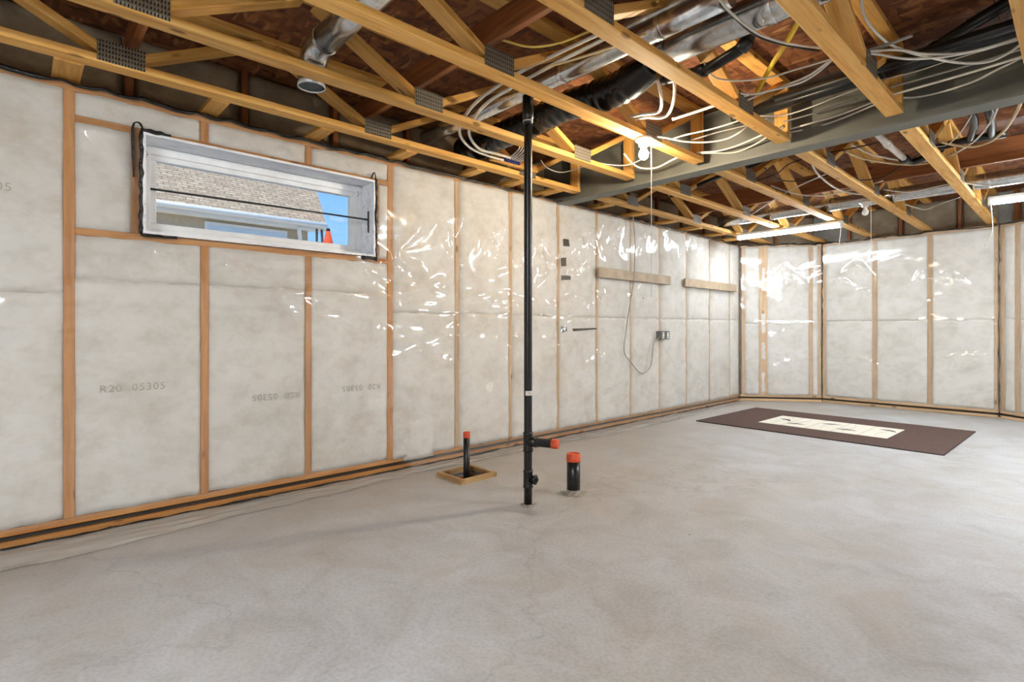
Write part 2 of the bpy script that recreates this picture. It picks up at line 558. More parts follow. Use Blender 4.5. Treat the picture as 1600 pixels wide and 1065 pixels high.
def catmull(pts, sub=6):
    P = [Vector(p) for p in pts]
    if len(P) < 3 or sub <= 1:
        return P
    out = []
    for i in range(len(P) - 1):
        p0 = P[max(i - 1, 0)]; p1 = P[i]; p2 = P[i + 1]; p3 = P[min(i + 2, len(P) - 1)]
        for k in range(sub):
            t = k / sub
            out.append(0.5 * ((2 * p1) + (p2 - p0) * t + (2 * p0 - 5 * p1 + 4 * p2 - p3) * t * t + (3 * p1 - p0 - 3 * p2 + p3) * t ** 3))
    out.append(P[-1])
    return out

def tube_mesh(pts, r, n=10, sub=1, cap=True):
    """swept round tube; r a number or a list of one radius per (unsubdivided) point"""
    P = catmull(pts, sub)
    m = len(P)
    if isinstance(r, (list, tuple)):
        R = np.interp(np.linspace(0, len(r) - 1, m), range(len(r)), r)
    else:
        R = [r] * m
    v, f = [], []
    up = None
    for i in range(m):
        t = (P[min(i + 1, m - 1)] - P[max(i - 1, 0)])
        if t.length < 1e-9:
            t = Vector((0, 0, 1))
        t.normalize()
        if up is None:
            up = t.orthogonal().normalized()
        up = (up - t * up.dot(t))
        if up.length < 1e-6:
            up = t.orthogonal()
        up.normalize()
        s = t.cross(up)
        for k in range(n):
            a = 2 * math.pi * k / n
            v.append(P[i] + (up * math.cos(a) + s * math.sin(a)) * R[i])
    for i in range(m - 1):
        for k in range(n):
            k2 = (k + 1) % n
            f.append((i * n + k, i * n + k2, (i + 1) * n + k2, (i + 1) * n + k))
    if cap:
        f.append(tuple(range(n - 1, -1, -1)))
        f.append(tuple((m - 1) * n + k for k in range(n)))
    me = mesh_from(v, f)
    sm = [len(p.vertices) == 4 for p in me.polygons]
    me.polygons.foreach_set('use_smooth', sm)
    return me

def lathe_mesh(prof, n=24, cap=True):
    """prof: list of (r,z) around local Z"""
    v, f = [], []
    for r, z in prof:
        for k in range(n):
            a = 2 * math.pi * k / n
            v.append((r * math.cos(a), r * math.sin(a), z))
    for i in range(len(prof) - 1):
        for k in range(n):
            k2 = (k + 1) % n
            f.append((i * n + k, i * n + k2, (i + 1) * n + k2, (i + 1) * n + k))
    if cap:
        f.append(tuple(range(n - 1, -1, -1)))
        f.append(tuple((len(prof) - 1) * n + k for k in range(n)))
    me = mesh_from(v, f)
    me.polygons.foreach_set('use_smooth', [len(p.vertices) == 4 for p in me.polygons])
    return me

def orient(o, p, d):
    """put local Z along d, origin at p"""
    o.matrix_local = Matrix.Translation(Vector(p)) @ Vector(d).normalized().to_track_quat('Z', 'Y').to_matrix().to_4x4()
    return o

def smoothstep(x):
    x = np.clip(x, 0, 1)
    return x * x * (3 - 2 * x)

def vnoise(x, y, seed=0):
    """smooth 2-D value noise in -1..1 on arrays"""
    g = np.random.default_rng(1000 + seed).uniform(-1, 1, (256, 256))
    xi = np.floor(x).astype(int); yi = np.floor(y).astype(int)
    fx = smoothstep(x - xi); fy = smoothstep(y - yi)
    a = g[xi % 256, yi % 256]; b = g[(xi + 1) % 256, yi % 256]
    c = g[xi % 256, (yi + 1) % 256]; d = g[(xi + 1) % 256, (yi + 1) % 256]
    return (a * (1 - fx) + b * fx) * (1 - fy) + (c * (1 - fx) + d * fx) * fy

def text_mesh(s, size):
    cu = bpy.data.curves.new('t', 'FONT')
    cu.body = s
    cu.size = size
    cu.align_x = 'CENTER'
    cu.align_y = 'CENTER'
    cu.space_character = 1.15
    o = bpy.data.objects.new('t', cu)
    COL.objects.link(o)
    dg = bpy.context.evaluated_depsgraph_get()
    me = bpy.data.meshes.new_from_object(o.evaluated_get(dg))
    bpy.data.objects.remove(o)
    me.materials.clear()
    return me

# ------------------------------------------------------------------ the room
WX = -3.485            # face of the studs on the left wall
WTOP = 2.29            # top of the framed wall
OSB_Z = 2.716          # underside of the subfloor
BACK_Y = 8.50
CORNER_Y = 7.80

# floor with the open pit around the drain riser
PX0, PX1, PY0, PY1 = -3.125, -2.885, 2.215, 2.475
fx = [-4.0, PX0, PX1, 4.4]
fy = [-3.4, PY0, PY1, 9.0]
fv, ff = [], []
for j in range(4):
    for i in range(4):
        fv.append((fx[i], fy[j], 0.0))
for j in range(3):
    for i in range(3):
        if (i, j) != (1, 1):
            ff.append((j * 4 + i, j * 4 + i + 1, (j + 1) * 4 + i + 1, (j + 1) * 4 + i))
k = len(fv)
for x, y in ((PX0, PY0), (PX1, PY0), (PX1, PY1), (PX0, PY1)):
    fv.append((x, y, -0.14))
base = [5, 6, 10, 9]
for i in range(4):
    j = (i + 1) % 4
    ff.append((base[j], base[i], k + i, k + j))
ff.append((k, k + 1, k + 2, k + 3))
floor = tag(link('floor', mesh_from(fv, ff), M['concrete']), kind='structure')
floor['label'] = 'bare troweled concrete floor with stains and hairline cracks'

# subfloor of strand board sheets
ceiling = empty('ceiling', (0, 0, OSB_Z))
tag(ceiling, 'strand board subfloor sheets above the open floor trusses', None, None, 'structure')
osb_me = {}
ys = [-3.4 + 2.44 * i for i in range(6)]
xs = [-3.98 + 1.22 * i for i in range(8)]
for i, x in enumerate(xs):
    off = -1.22 if i % 2 else 0.0
    for y in ys:
        y0 = max(y + off, -3.4); y1 = min(y + off + 2.44, 9.0)
        x1 = min(x + 1.22, 4.4)
        if y1 - y0 < 0.05 or x1 - x < 0.05:
            continue
        key = (round(x1 - x, 3), round(y1 - y0, 3))
        if key not in osb_me:
            osb_me[key] = boxes_mesh([(0.0015, x1 - x - 0.0015, 0.0015, y1 - y0 - 0.0015, 0, 0.018)])
        link('osb_panel', osb_me[key], M['osb'], ceiling, (x, y0, 0))
link('floor_deck', boxes_mesh([(-4.0, 4.4, -3.4, 9.0, 0.019, 0.05)]), M['dark_wood'], ceiling)

def wall_root(name, p0, p1, holes=None, label=None):
    p0, p1 = Vector((p0[0], p0[1], 0)), Vector((p1[0], p1[1], 0))
    d = p1 - p0
    L = d.length
    y0, y1 = 0.25, 0.42
    if holes:
        (a, b, c, e) = holes
        bs = [(-0.30, a, y0, y1, 0, OSB_Z), (b, L + 0.30, y0, y1, 0, OSB_Z), (a, b, y0, y1, 0, c), (a, b, y0, y1, e, OSB_Z)]
    else:
        bs = [(-0.30, L + 0.30, y0, y1, 0, OSB_Z)]
    w = link(name, boxes_mesh(bs), M['foundation'], None, p0, (0, 0, math.atan2(d.y, d.x)))
    tag(w, label, None, None, 'structure')
    return w, L

def batt_mesh(s0, s1, z0, z1, puff, over, seed, dep=0.10):
    ns = max(6, int((s1 - s0) / 0.025)); nz = max(4, int((z1 - z0) / 0.035))
    S, Z = np.meshgrid(np.linspace(0, 1, ns + 1), np.linspace(0, 1, nz + 1))
    W_, H_ = s1 - s0, z1 - z0
    s = s0 + S * W_; z = z0 + Z * H_
    ej = vnoise(z * 14 + seed * 3.3, S * 0 + seed, 3) * 0.55 + vnoise(z * 45 + seed, S * 0 + seed, 4) * 0.45
    ej2 = vnoise(z * 14 + seed * 7.1, S * 0 + seed + 9, 5) * 0.55 + vnoise(z * 45 + seed, S * 0 + seed + 4, 6) * 0.45
    edgeL = np.clip(1 - S * 6, 0, 1); edgeR = np.clip(1 - (1 - S) * 6, 0, 1)
    s = s - edgeL * (over + ej * over * 1.1) + edgeR * (over + ej2 * over * 1.1)
    zj = vnoise(s * 16, Z * 0 + seed * 1.3, 8)
    z = z + (np.clip(1 - Z * 10, 0, 1) + np.clip(1 - (1 - Z) * 10, 0, 1)) * zj * 0.006
    ds = np.minimum(S, 1 - S) * W_; dz = np.minimum(Z, 1 - Z) * H_
    dome = np.sqrt(np.clip(ds / 0.09, 0, 1) * (2 - np.clip(ds / 0.09, 0, 1))) * (0.75 + 0.25 * np.sqrt(np.clip(dz / 0.06, 0, 1)))
    y = 0.009 - puff * dome
    y += vnoise(s * 5 + seed, z * 4 + seed, 10) * 0.004 + vnoise(s * 17 + seed, z * 15, 11) * 0.0022
    n = (ns + 1) * (nz + 1)
    v = np.stack([s.ravel(), y.ravel(), z.ravel()], 1)
    idx = np.arange(n).reshape(nz + 1, ns + 1)
    f = [(idx[j, i], idx[j, i + 1], idx[j + 1, i + 1], idx[j + 1, i]) for j in range(nz) for i in range(ns)]
    ring = list(idx[0, :]) + list(idx[1:, -1]) + list(idx[-1, -2::-1]) + list(idx[-2:0:-1, 0])
    bk = v[ring].copy(); bk[:, 1] = dep
    v = np.concatenate([v, bk])
    m = len(ring)
    f += [(ring[(q + 1) % m], ring[q], n + q, n + (q + 1) % m) for q in range(m)]
    return mesh_from(v.tolist(), [tuple(int(a) for a in q) for q in f], True)

_seed = [0]
def batt(wall, s0, s1, z0, z1, puff=0.012, over=0.004, mat='batt'):
    _seed[0] += 1
    return link('insulation_batt', batt_mesh(s0, s1, z0, z1, puff, over, _seed[0] * 1.37), M[mat], wall)

def stud(wall, s, z0, z1, mat='stud_wood', wd=0.04, name='stud'):
    return member(name, (s, 0.045, z0), (s, 0.045, z1), wd, 0.09, M[mat], wall, side=(1, 0, 0))

def plates(wall, L, s0=0.0, mat='stud_wood', top=True):
    member('bottom_plate', (s0, 0.045, 0.0185), (L, 0.045, 0.0185), 0.09, 0.033, M[mat], wall)
    member('upper_plate', (s0, 0.045, 0.0785), (L, 0.045, 0.0785), 0.09, 0.035, M[mat], wall)
    link('gap_shade_strip', boxes_mesh([(s0, L, 0.02, 0.085, 0.034, 0.062)]), M['gap_shade'], wall)  # dark box painted as the shade inside the open gap
    member('top_plate', (s0, 0.125, 2.272), (L, 0.125, 2.272), 0.25, 0.036, M[mat], wall)

ZB, ZT, SEAM = 0.097, 2.254, 1.21

# --- left wall
wall_left, LL = wall_root('wall_left', (WX, -3.3), (WX, CORNER_Y), (3.3 + 0.46, 3.3 + 1.90, 1.53, 2.14),
                          'left wall of studs and white insulation batts with a small window')
O = 3.3     # s = y + O
plates(wall_left, LL)
nears = [-2.85, -2.24, -1.63, -1.02, -0.42, 0.187]
for y in nears + [2.008]:
    stud(wall_left, y + O, ZB, ZT, wd=0.045)
for y in (0.794, 1.401):
    stud(wall_left, y + O, ZB, 1.528)
    stud(wall_left, y + O, 2.137, ZT)
member('window_sill_plate', (0.21 + O, 0.045, 1.546), (1.985 + O, 0.045, 1.546), 0.09, 0.036, M['stud_wood'], wall_left)
member('window_header', (0.21 + O, 0.045, 2.119), (1.985 + O, 0.045, 2.119), 0.09, 0.036, M['stud_wood'], wall_left)
for y in (0.462, 1.897):
    stud(wall_left, y + O, 1.565, 2.10, wd=0.035, name='jack_stud')
ymid = [2.62, 3.213, 3.838, 4.433, 5.043, 5.636, 6.266, 6.878, 7.48, 7.765]
for y in ymid:
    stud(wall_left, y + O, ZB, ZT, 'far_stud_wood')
# batts
ed = nears
for a, b in zip(ed[:-1], ed[1:]):
    batt(wall_left, a + O + .022, b + O - .022, ZB, SEAM + .02)
    batt(wall_left, a + O + .022, b + O - .022, SEAM + .012, ZT)
printed = []
for a, b in ((0.187, 0.794), (0.794, 1.401), (1.401, 2.008)):
    lo = batt(wall_left, a + O + .021, b + O - .021, ZB, 1.308)
    printed.append(lo)
    batt(wall_left, a + O + .021, b + O - .021, 1.302, 1.528)
    batt(wall_left, a + O + .021, b + O - .021, 2.137, ZT)
batt(wall_left, 0.21 + O, 0.444 + O, 1.565, 2.10)
batt(wall_left, 1.915 + O, 1.986 + O, 1.565, 2.10)
ed = [2.008] + ymid
for i, (a, b) in enumerate(zip(ed[:-1], ed[1:])):
    pf = 0.036 if i else 0.022
    ov = 0.010 if i > 1 else 0.005
    batt(wall_left, a + O + .021, b + O - .021, ZB - .01, 1.180, pf, ov)
    batt(wall_left, a + O + .021, b + O - .021, 1.172, ZT + .01, pf, ov)
tf = batt(wall_left, 2.13 + O, 2.40 + O, 0.06, 0.36, 0.030, 0.02)
tf.name = 'insulation_tuft'
# stamped lettering on the batts
def stamp(parent, txt, s, z, size, flip):
    me = text_mesh(txt, size)
    o = link('printed_lettering', me, M['ink'], parent)
    o.rotation_euler = (math.pi / 2, math.pi if flip else 0, 0)
    if flip:
        o.rotation_euler = Matrix(((-1, 0, 0), (0, 0, -1), (0, -1, 0))).to_euler()
    o.location = (s, -0.0095, z)
    return o
stamp(printed[0], 'R20  05305', 0.452 + O, 0.735, 0.055, False)
stamp(printed[1], 'R20  05305', 1.195 + O, 0.628, 0.055, True)
stamp(printed[2], 'R20  05305', 1.775 + O, 0.640, 0.055, True)
ub = batt(wall_left, -0.398 + O, -0.397 + O + 0.001, 1.6, 1.61) if False else None
upper_near = [c for c in wall_left.children if c.name.startswith('insulation_batt')][9]
stamp(upper_near, '05305', -0.10 + O, 1.72, 0.055, False)
# dark slabs drawn as torn gaps by the beam pocket, shade in their colour
for (y0, y1, z0, z1) in ((3.885, 3.97, 1.86, 1.93), (3.855, 3.92, 1.66, 1.75), (3.86, 3.985, 1.53, 1.575), (3.86, 3.93, 1.02, 1.08), (4.02, 4.40, 1.03, 1.065)):
    v = [(y0 + O + random.uniform(0, .02), -0.034, z0), (y1 + O, -0.034, z0 + random.uniform(0, .02)), (y1 + O - random.uniform(0, .02), -0.034, z1), (y0 + O, -0.034, z1 - random.uniform(0, .02))]
    v += [(a, b + 0.012, c) for a, b, c in v]
    link('gap_shade_patch', mesh_from(v, BOXF), M['gap_shade'], wall_left)
# rim space above the wall: insulation behind plastic between short blocks
def rim(wall, L, s0=0.0, step=0.61):
    s = s0
    while s < L - 0.02:
        e = min(s + step, L)
        if e - s > 0.12:
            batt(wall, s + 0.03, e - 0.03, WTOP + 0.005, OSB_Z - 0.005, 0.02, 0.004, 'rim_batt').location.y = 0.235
        member('rim_block', (s, 0.225, WTOP + 0.001), (s, 0.225, OSB_Z - 0.002), 0.04, 0.05, M['dark_wood'], wall, side=(1, 0, 0))
        s = e
rim(wall_left, LL, 0.1)

# --- angled bay wall and back wall
wall_bay, LB = wall_root('wall_bay_left', (WX, CORNER_Y), (-2.59, BACK_Y), None, 'short angled bay wall in the far corner with a paper-flecked wide stud')
plates(wall_bay, LB, 0.0, 'far_stud_wood')
for s, wd in ((0.055, 0.045), (0.335, 0.11), (0.985, 0.05), (1.10, 0.04)):
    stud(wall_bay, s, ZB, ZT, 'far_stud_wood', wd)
for a, b in ((0.08, 0.278), (0.392, 0.958), (1.012, 1.078)):
    batt(wall_bay, a, b, ZB, 1.138, 0.018, 0.006)
    batt(wall_bay, a, b, 1.132, ZT, 0.018, 0.006)
for z0, z1 in ((0.14, 0.42), (0.62, 0.86), (1.0, 1.28), (1.62, 1.95)):   # paper scraps left on the wide stud
    n = 9
    zs = np.linspace(z0, z1, n)
    v = [(0.335 - 0.018 - 0.012 * random.random(), -0.002, z) for z in zs] + [(0.335 + 0.012 + 0.02 * random.random(), -0.002, z) for z in zs]
    v += [(a, 0.0004, c) for a, b, c in v]
    m2 = 2 * n
    f = [(i, n + i, n + i + 1, i + 1) for i in range(n - 1)] + [(m2 + i + 1, m2 + n + i + 1, m2 + n + i, m2 + i) for i in range(n - 1)]
    link('paper_scrap', mesh_from(v, f), M['paper'], wall_bay)
rim(wall_bay, LB, 0.0, 0.57)
wall_back, LK = wall_root('wall_back', (-2.59, BACK_Y), (-0.70, BACK_Y), None, 'far wall of white insulation behind clear plastic')
plates(wall_back, LK, 0.0, 'far_stud_wood')
bs = [0.02, 0.638, 1.235, 1.87]
for s in bs:
    stud(wall_back, s, ZB, ZT, 'far_stud_wood', 0.05)
for a, b in zip(bs[:-1], bs[1:]):
    batt(wall_back, a + .026, b - .026, ZB, 1.168, 0.014, 0.005)
    batt(wall_back, a + .026, b - .026, 1.162, ZT, 0.014, 0.005)
rim(wall_back, LK, 0.28, 0.61)
wall_bay_r, LR = wall_root('wall_bay_right', (-0.70, BACK_Y), (0.195, CORNER_Y), None, 'angled bay wall at the right edge of the view')
plates(wall_bay_r, LR, 0.0, 'far_stud_wood')
for s in (0.03, 0.20, 0.80, 1.10):
    stud(wall_bay_r, s, ZB, ZT, 'far_stud_wood', 0.05)
for a, b in ((0.056, 0.174), (0.226, 0.774), (0.826, 1.074)):
    batt(wall_bay_r, a, b, ZB, 1.168, 0.014, 0.005)
    batt(wall_bay_r, a, b, 1.162, ZT, 0.014, 0.005)
rim(wall_bay_r, LR, 0.0, 0.57)

# --- walls out of view: plain insulated faces that close the room
def plain_wall(name, p0, p1, label):
    w, L = wall_root(name, p0, p1, None, label)
    plates(w, L, 0.0, 'far_stud_wood')
    n = max(1, round(L / 0.61))
    for i in range(n + 1):
        stud(w, min(max(i * L / n, 0.02), L - 0.02), ZB, ZT, 'far_stud_wood')
    for i in range(n):
        batt(w, i * L / n + .022, (i + 1) * L / n - .022, ZB, ZT)
    return w
plain_wall('wall_back_right', (0.195, CORNER_Y), (3.9, CORNER_Y), 'insulated wall right of the bay, outside the view')
plain_wall('wall_right', (3.9, CORNER_Y), (3.9, -3.3), 'insulated wall on the right, outside the view')
plain_wall('wall_front', (3.9, -3.3), (WX, -3.3), 'insulated wall behind the camera')

# ------------------------------------------------------------------ clear plastic over the insulation
def poly_sheet(wall, L, s0, s1, fans, creases, seed, label, hole=None, res=0.0125, rough=0.0022, zt=2.285, zb=0.085, pleat=None, low_from=None):
    ns = int((s1 - s0) / res); nz = int((zt - zb) / res)
    S, Z = np.meshgrid(np.linspace(s0, s1, ns + 1), np.linspace(zb, zt, nz + 1))
    if low_from is not None:
        lo_ = zb - (zb - 0.02) * smoothstep((S - low_from) / 0.12)
        Z = lo_ + (zt - lo_) * (Z - zb) / (zt - zb)
    h = vnoise(S * 1.7 + seed, Z * 1.3, 20) * 0.004 + vnoise(S * 4 + seed, Z * 2.4, 21) * rough
    rm = smoothstep((S - pleat) / 0.8) if pleat is not None else 0.6
    for q, (ang, fr_, am_) in enumerate(((-34, 17, .0034), (24, 19, .0030), (68, 15, .0036), (-70, 16, .0036), (6, 20, .0026), (88, 12, .0035))):
        c_, s_ = math.cos(math.radians(ang)), math.sin(math.radians(ang))
        al, ac = S * c_ + Z * s_, -S * s_ + Z * c_
        mk_ = smoothstep(vnoise(S * 1.3 + q * 7.7, Z * 1.6 + q * 3.1, 60 + q) * 1.6 + 0.2)
        bend = 0.10 * vnoise(al * 1.1 + q, ac * 0.8, 70 + q)
        h = h + (0.45 + 0.55 * rm) * mk_ * am_ * 0.72 * vnoise(al * 0.9 + q * 11, (ac + bend) * fr_ * 0.8, 80 + q) * (1.0 + (1.9 * smoothstep((1.6 - Z) / 0.3) if abs(ang) < 40 else 0.3))
    for (cs, cz, a0, a1, nr, ln, amp) in fans:
        amp = amp * 1.9
        for q in range(nr):
            a = math.radians(a0 + (a1 - a0) * (q + rng.uniform(-.3, .3) + 0.5) / nr)
            c, sn = math.cos(a), math.sin(a)
            t = (S - cs) * c + (Z - cz) * sn
            d = -(S - cs) * sn + (Z - cz) * c
            lq = ln * rng.uniform(0.5, 1.2)
            bend = 0.04 * rng.uniform(-1, 1) * (t / lq) ** 2
            w = 0.018 + 0.034 * np.clip(t / lq, 0, 1)
            h += amp * rng.uniform(0.4, 1.0) * np.exp(-((d - bend) / w) ** 2) * smoothstep(t / 0.05) * np.exp(-np.clip(t / lq, 0, 9) ** 2 * 1.4)
    for (a, b, zc, tilt, amp) in creases:
        zz = zc + tilt * (S - a) + 0.008 * vnoise(S * 3.0 + zc * 9, S * 0 + seed, 23)
        m_ = smoothstep((S - a) / 0.15) * smoothstep((b - S) / 0.15)
        h += amp * np.exp(-((Z - zz) / 0.030) ** 2) * m_ * (0.6 + 0.4 * vnoise(S * 4, S * 0 + zc * 5, 24))
    y = -0.024 - h * 1.0 - 0.012 * rm
    y = np.minimum(y, -0.010)
    n = (ns + 1)
    v = np.stack([S.ravel(), y.ravel(), Z.ravel()], 1)
    I, J = np.meshgrid(np.arange(ns), np.arange(nz))
    I = I.ravel(); J = J.ravel()
    if hole:
        cs = s0 + (I + 0.5) * (s1 - s0) / ns; cz = zb + (J + 0.5) * (zt - zb) / nz
        keep = ~((cs > hole[0]) & (cs < hole[1]) & (cz > hole[2]) & (cz < hole[3]))
        I, J = I[keep], J[keep]
    q = np.stack([J * n + I, J * n + I + 1, (J + 1) * n + I + 1, (J + 1) * n + I], 1)
    me = bpy.data.meshes.new('mesh')
    me.vertices.add(len(v)); me.vertices.foreach_set('co', v.ravel())
    me.loops.add(q.size); me.loops.foreach_set('vertex_index', q.ravel().astype(np.int32))
    me.polygons.add(len(q)); me.polygons.foreach_set('loop_start', np.arange(0, q.size, 4).astype(np.int32))
    me.polygons.foreach_set('use_smooth', np.ones(len(q), bool))
    me.update(calc_edges=True); me.validate()
    o = link('vapor_barrier_sheet', me, M['poly'], None, wall.location, wall.rotation_euler)
    tag(o, label, 'plastic sheet', 'clear plastic sheets over the insulation')
    # black sealant bead along the top edge
    s = s0
    pts = []
    while s < s1:
        pts.append((s, -0.022 + random.uniform(-.006, .004), WTOP - 0.008 + random.uniform(-.010, .010)))
        s += random.uniform(0.03, 0.09)
    pts.append((s1, -0.022, WTOP - 0.008))
    link('sealant_bead', tube_mesh(pts, [random.uniform(0.006, 0.013) for _ in pts], 8, 2), M['sealant'], o)
    return o

fans = []
creases = []
for y in (2.008, 2.62, 3.213, 3.838, 4.433, 5.043):
    for z in (0.95, 1.28, 1.62) if y < 4 else (0.8, 1.75, 1.45):
        if random.random() < 0.85:
            fans.append((y + O, z + random.uniform(-.1, .1), 150, 250, random.randint(3, 6), random.uniform(0.2, 0.42), 0.012))
        if random.random() < 0.6:
            fans.append((y + O, z + random.uniform(-.1, .1), -60, 60, random.randint(2, 5), random.uniform(0.2, 0.4), 0.012))
for y, z in ((2.45, 1.75), (2.9, 1.72), (3.5, 1.72), (4.1, 1.85), (4.3, 1.95), (4.7, 2.0), (5.2, 2.0), (5.6, 2.05), (6.1, 2.0), (6.6, 2.05)):
    fans.append((y + O, z + .15, 240, 300, 4, 0.34, 0.013))
    fans.append((y + O + .2, z + .25, 200, 250, 3, 0.42, 0.012))
for y in (4.433, 5.043):
    fans.append((y + O, 0.68, 20, 80, 5, 0.4, 0.010))
    fans.append((y + O, 0.68, -80, 160, 7, 0.4, 0.008))
for y, z in ((0.25, 2.1), (-0.15, 1.75), (0.55, 1.5), (0.9, 1.45), (1.15, 1.35), (1.75, 1.5), (0.6, 1.9), (1.2, 2.2), (1.6, 2.2)):
    fans.append((y + O, z, 300, 335, 3, 0.40, 0.008))
for y, z in ((1.9, 1.55), (1.95, 1.35), (1.6, 1.3)):
    fans.append((y + O, z, 320, 360, 3, 0.4, 0.010))
for zc, a, t, y0, y1 in ((1.36, .010, -.02, 1.5, 3.0), (1.30, .012, -.004, 1.2, 4.2), (1.23, .011, .006, 1.5, 4.1), (1.16, .012, -.01, 2.0, 4.3), (1.04, .009, .015, 2.1, 3.4),
                         (0.98, .009, -.02, 2.4, 4.4), (1.10, .008, .02, 3.2, 5.2), (0.88, .007, .02, 2.0, 3.2)):
    creases.append((y0 + O, y1 + O, zc, t, a))
creases.append((-0.3 + O, 2.0 + O, 1.145, 0.002, 0.006))
creases.append((-0.3 + O, 1.0 + O, 1.02, 0.0, 0.004))
creases.append((3.9 + O, 7.7 + O, 1.02, 0.0, 0.008))
creases.append((3.9 + O, 7.7 + O, 1.13, 0.0, 0.006))
sheet_left = poly_sheet(wall_left, LL, 0.05, LL - 0.02, fans, creases, 3,
                        'wrinkled clear plastic sheet covering the long left wall around the window',
                        (0.485 + O, 1.875 + O, 1.56, 2.117), pleat=1.6 + O, low_from=2.06 + O)
def far_fans(L, n):
    out = []
    for i in range(n):
        out.append((random.uniform(0.05, L - .05), random.uniform(1.5, 2.25), 200 + 80 * random.random(), 330, 3, 0.35, 0.010))
        out.append((random.uniform(0.05, L - .05), random.uniform(0.5, 1.5), 0, 60, 2, 0.25, 0.006))
    return out
poly_sheet(wall_bay, LB, 0.015, LB - 0.015, far_fans(LB, 5), [(0.05, 1.1, 1.13, 0, 0.008)], 5, 'clear plastic sheet over the short angled bay wall in the far corner')
poly_sheet(wall_back, LK, 0.015, LK - 0.015, far_fans(LK, 8), [(0.05, 1.8, 1.16, 0, 0.006)], 8, 'clear plastic sheet over the far wall behind the brown mat')
poly_sheet(wall_bay_r, LR, 0.015, LR - 0.015, far_fans(LR, 4), [], 9, 'clear plastic sheet over the angled wall at the right edge')
# black sealant lines in the corners
for i, (x, y) in enumerate(((WX + .012, CORNER_Y - .012), (-2.59 + .003, BACK_Y - .018), (-0.70 - .003, BACK_Y - .018))):
    pts = [(x + random.uniform(-.004, .004), y + random.uniform(-.004, .004), z) for z in np.linspace(0.02, 2.28, 34)]
    o = link('sealant_line', tube_mesh(pts, [random.uniform(.004, .009) for _ in pts], 7, 2), M['sealant'])
    tag(o, ('black sealant line down the corner left of the wide stud', 'black sealant line down the corner between bay wall and far wall', 'black sealant line down the far wall corner at right')[i], 'sealant')

# loose strip of plastic on the floor along the left wall
ys_ = np.linspace(-3.0, 7.7, 260); us = np.linspace(0, 1, 14)
U, Y = np.meshgrid(us, ys_)
wid = np.interp(ys_, [-3, 0.1, 0.4, 1.0, 1.55, 2.1, 2.9, 3.6, 4.4, 4.9, 6.0, 7.7], [.30, .30, .28, .23, .22, .15, .17, .16, .25, .24, .20, .12])
wid = wid + 0.012 * vnoise(ys_ * 7, ys_ * 0, 30)
Xs = WX + 0.02 + U * wid[:, None]
Zs = 0.003 + np.abs(vnoise(Xs * 22, Y * 4.5, 31)) * 0.007 + np.abs(vnoise(Xs * 40, Y * 11, 32)) * 0.004 
v = np.stack([Xs.ravel(), Y.ravel(), Zs.ravel()], 1)
f = [(j * 14 + i, j * 14 + i + 1, (j + 1) * 14 + i + 1, (j + 1) * 14 + i) for j in range(259) for i in range(13)]
tag(link('plastic_strip', mesh_from(v.tolist(), f, True), M['poly_floor']), 'dusty loose strip of plastic sheet lying on the floor along the left wall', 'plastic sheet')
# black line of sealant at the foot of the left wall
pts = [(WX + 0.012 + random.uniform(-.004, .004), y, 0.004 + random.uniform(0, .004)) for y in np.arange(-3.0, 7.75, 0.05)]
tag(link('sealant_line', tube_mesh(pts, [random.uniform(.005, .010) for _ in pts], 6, 1), M['sealant']), 'black sealant line along the foot of the left wall', 'sealant')

# ------------------------------------------------------------------ window
WY0, WY1, WZ0, WZ1 = 0.49, 1.87, 1.566, 2.112
M['rod'] = mat_plain('dark_steel_rod', srgb(52, 50, 48), 0.4, 0.3)
window = empty('window_1', (WX, 0, 0), math.pi / 2)
tag(window, 'small white vinyl basement window set high in the left wall', None, None, 'structure')
lt = 0.014
for nm, b in (('liner_top', (WY0, WY1, -0.032, 0.20, WZ1 - lt, WZ1)), ('liner_bottom', (WY0, WY1, -0.032, 0.20, WZ0, WZ0 + lt)),
              ('liner_side', (WY0, WY0 + lt, -0.034, 0.20, WZ0, WZ1)), ('liner_side', (WY1 - lt, WY1, -0.034, 0.20, WZ0, WZ1))):
    link(nm, boxes_mesh([b]), M['liner'], window)
def frame(parent, a0, a1, z0, z1, wd, y0, y1, mat, name):
    for b in ((a0, a1, y0, y1, z1 - wd, z1), (a0, a1, y0, y1, z0, z0 + wd), (a0, a0 + wd, y0, y1, z0 + wd, z1 - wd), (a1 - wd, a1, y0, y1, z0 + wd, z1 - wd)):
        o = link(name, boxes_mesh([b]), mat, parent)
        md = o.modifiers.new('bevel', 'BEVEL'); md.width = 0.004; md.segments = 2
frame(window, WY0 + lt, WY1 - lt, WZ0 + lt, WZ1 - lt, 0.048, 0.150, 0.225, M['vinyl'], 'frame_rail')
frame(window, WY0 + lt + .045, WY1 - lt - .045, WZ0 + lt + .045, WZ1 - lt - .045, 0.034, 0.165, 0.215, M['vinyl'], 'sash_rail')
link('pane', boxes_mesh([(WY0 + .09, WY1 - .09, 0.188, 0.194, WZ0 + .09, WZ1 - .09)]), M['glass'], window)
link('brace_rod', tube_mesh([(0.505, 0.162, 1.852), (1.2, 0.105, 1.848), (1.856, 0.055, 1.842)], 0.0062, 8), M['rod'], window)
link('rod_keeper', boxes_mesh([(1.848, 1.857, 0.036, 0.046, 1.745, 1.90)]), M['blackc'], window)
for cx_, cz_ in ((WY0 + .04, WZ1 - .085), (WY1 - .045, WZ1 - .085)):
    for k_ in range(3):
        link('screw', lathe_mesh([(0.0035, 0), (0.0035, 0.003)], 8), M['blackc'], window, (cx_ + 0.006 * (k_ % 2), 0.149, cz_ + 0.014 * k_), (math.pi / 2, 0, 0))
def bead(pts, r0, r1):
    return link('sealant_bead', tube_mesh(pts, [random.uniform(r0, r1) for _ in pts], 7, 2), M['sealant'], window)
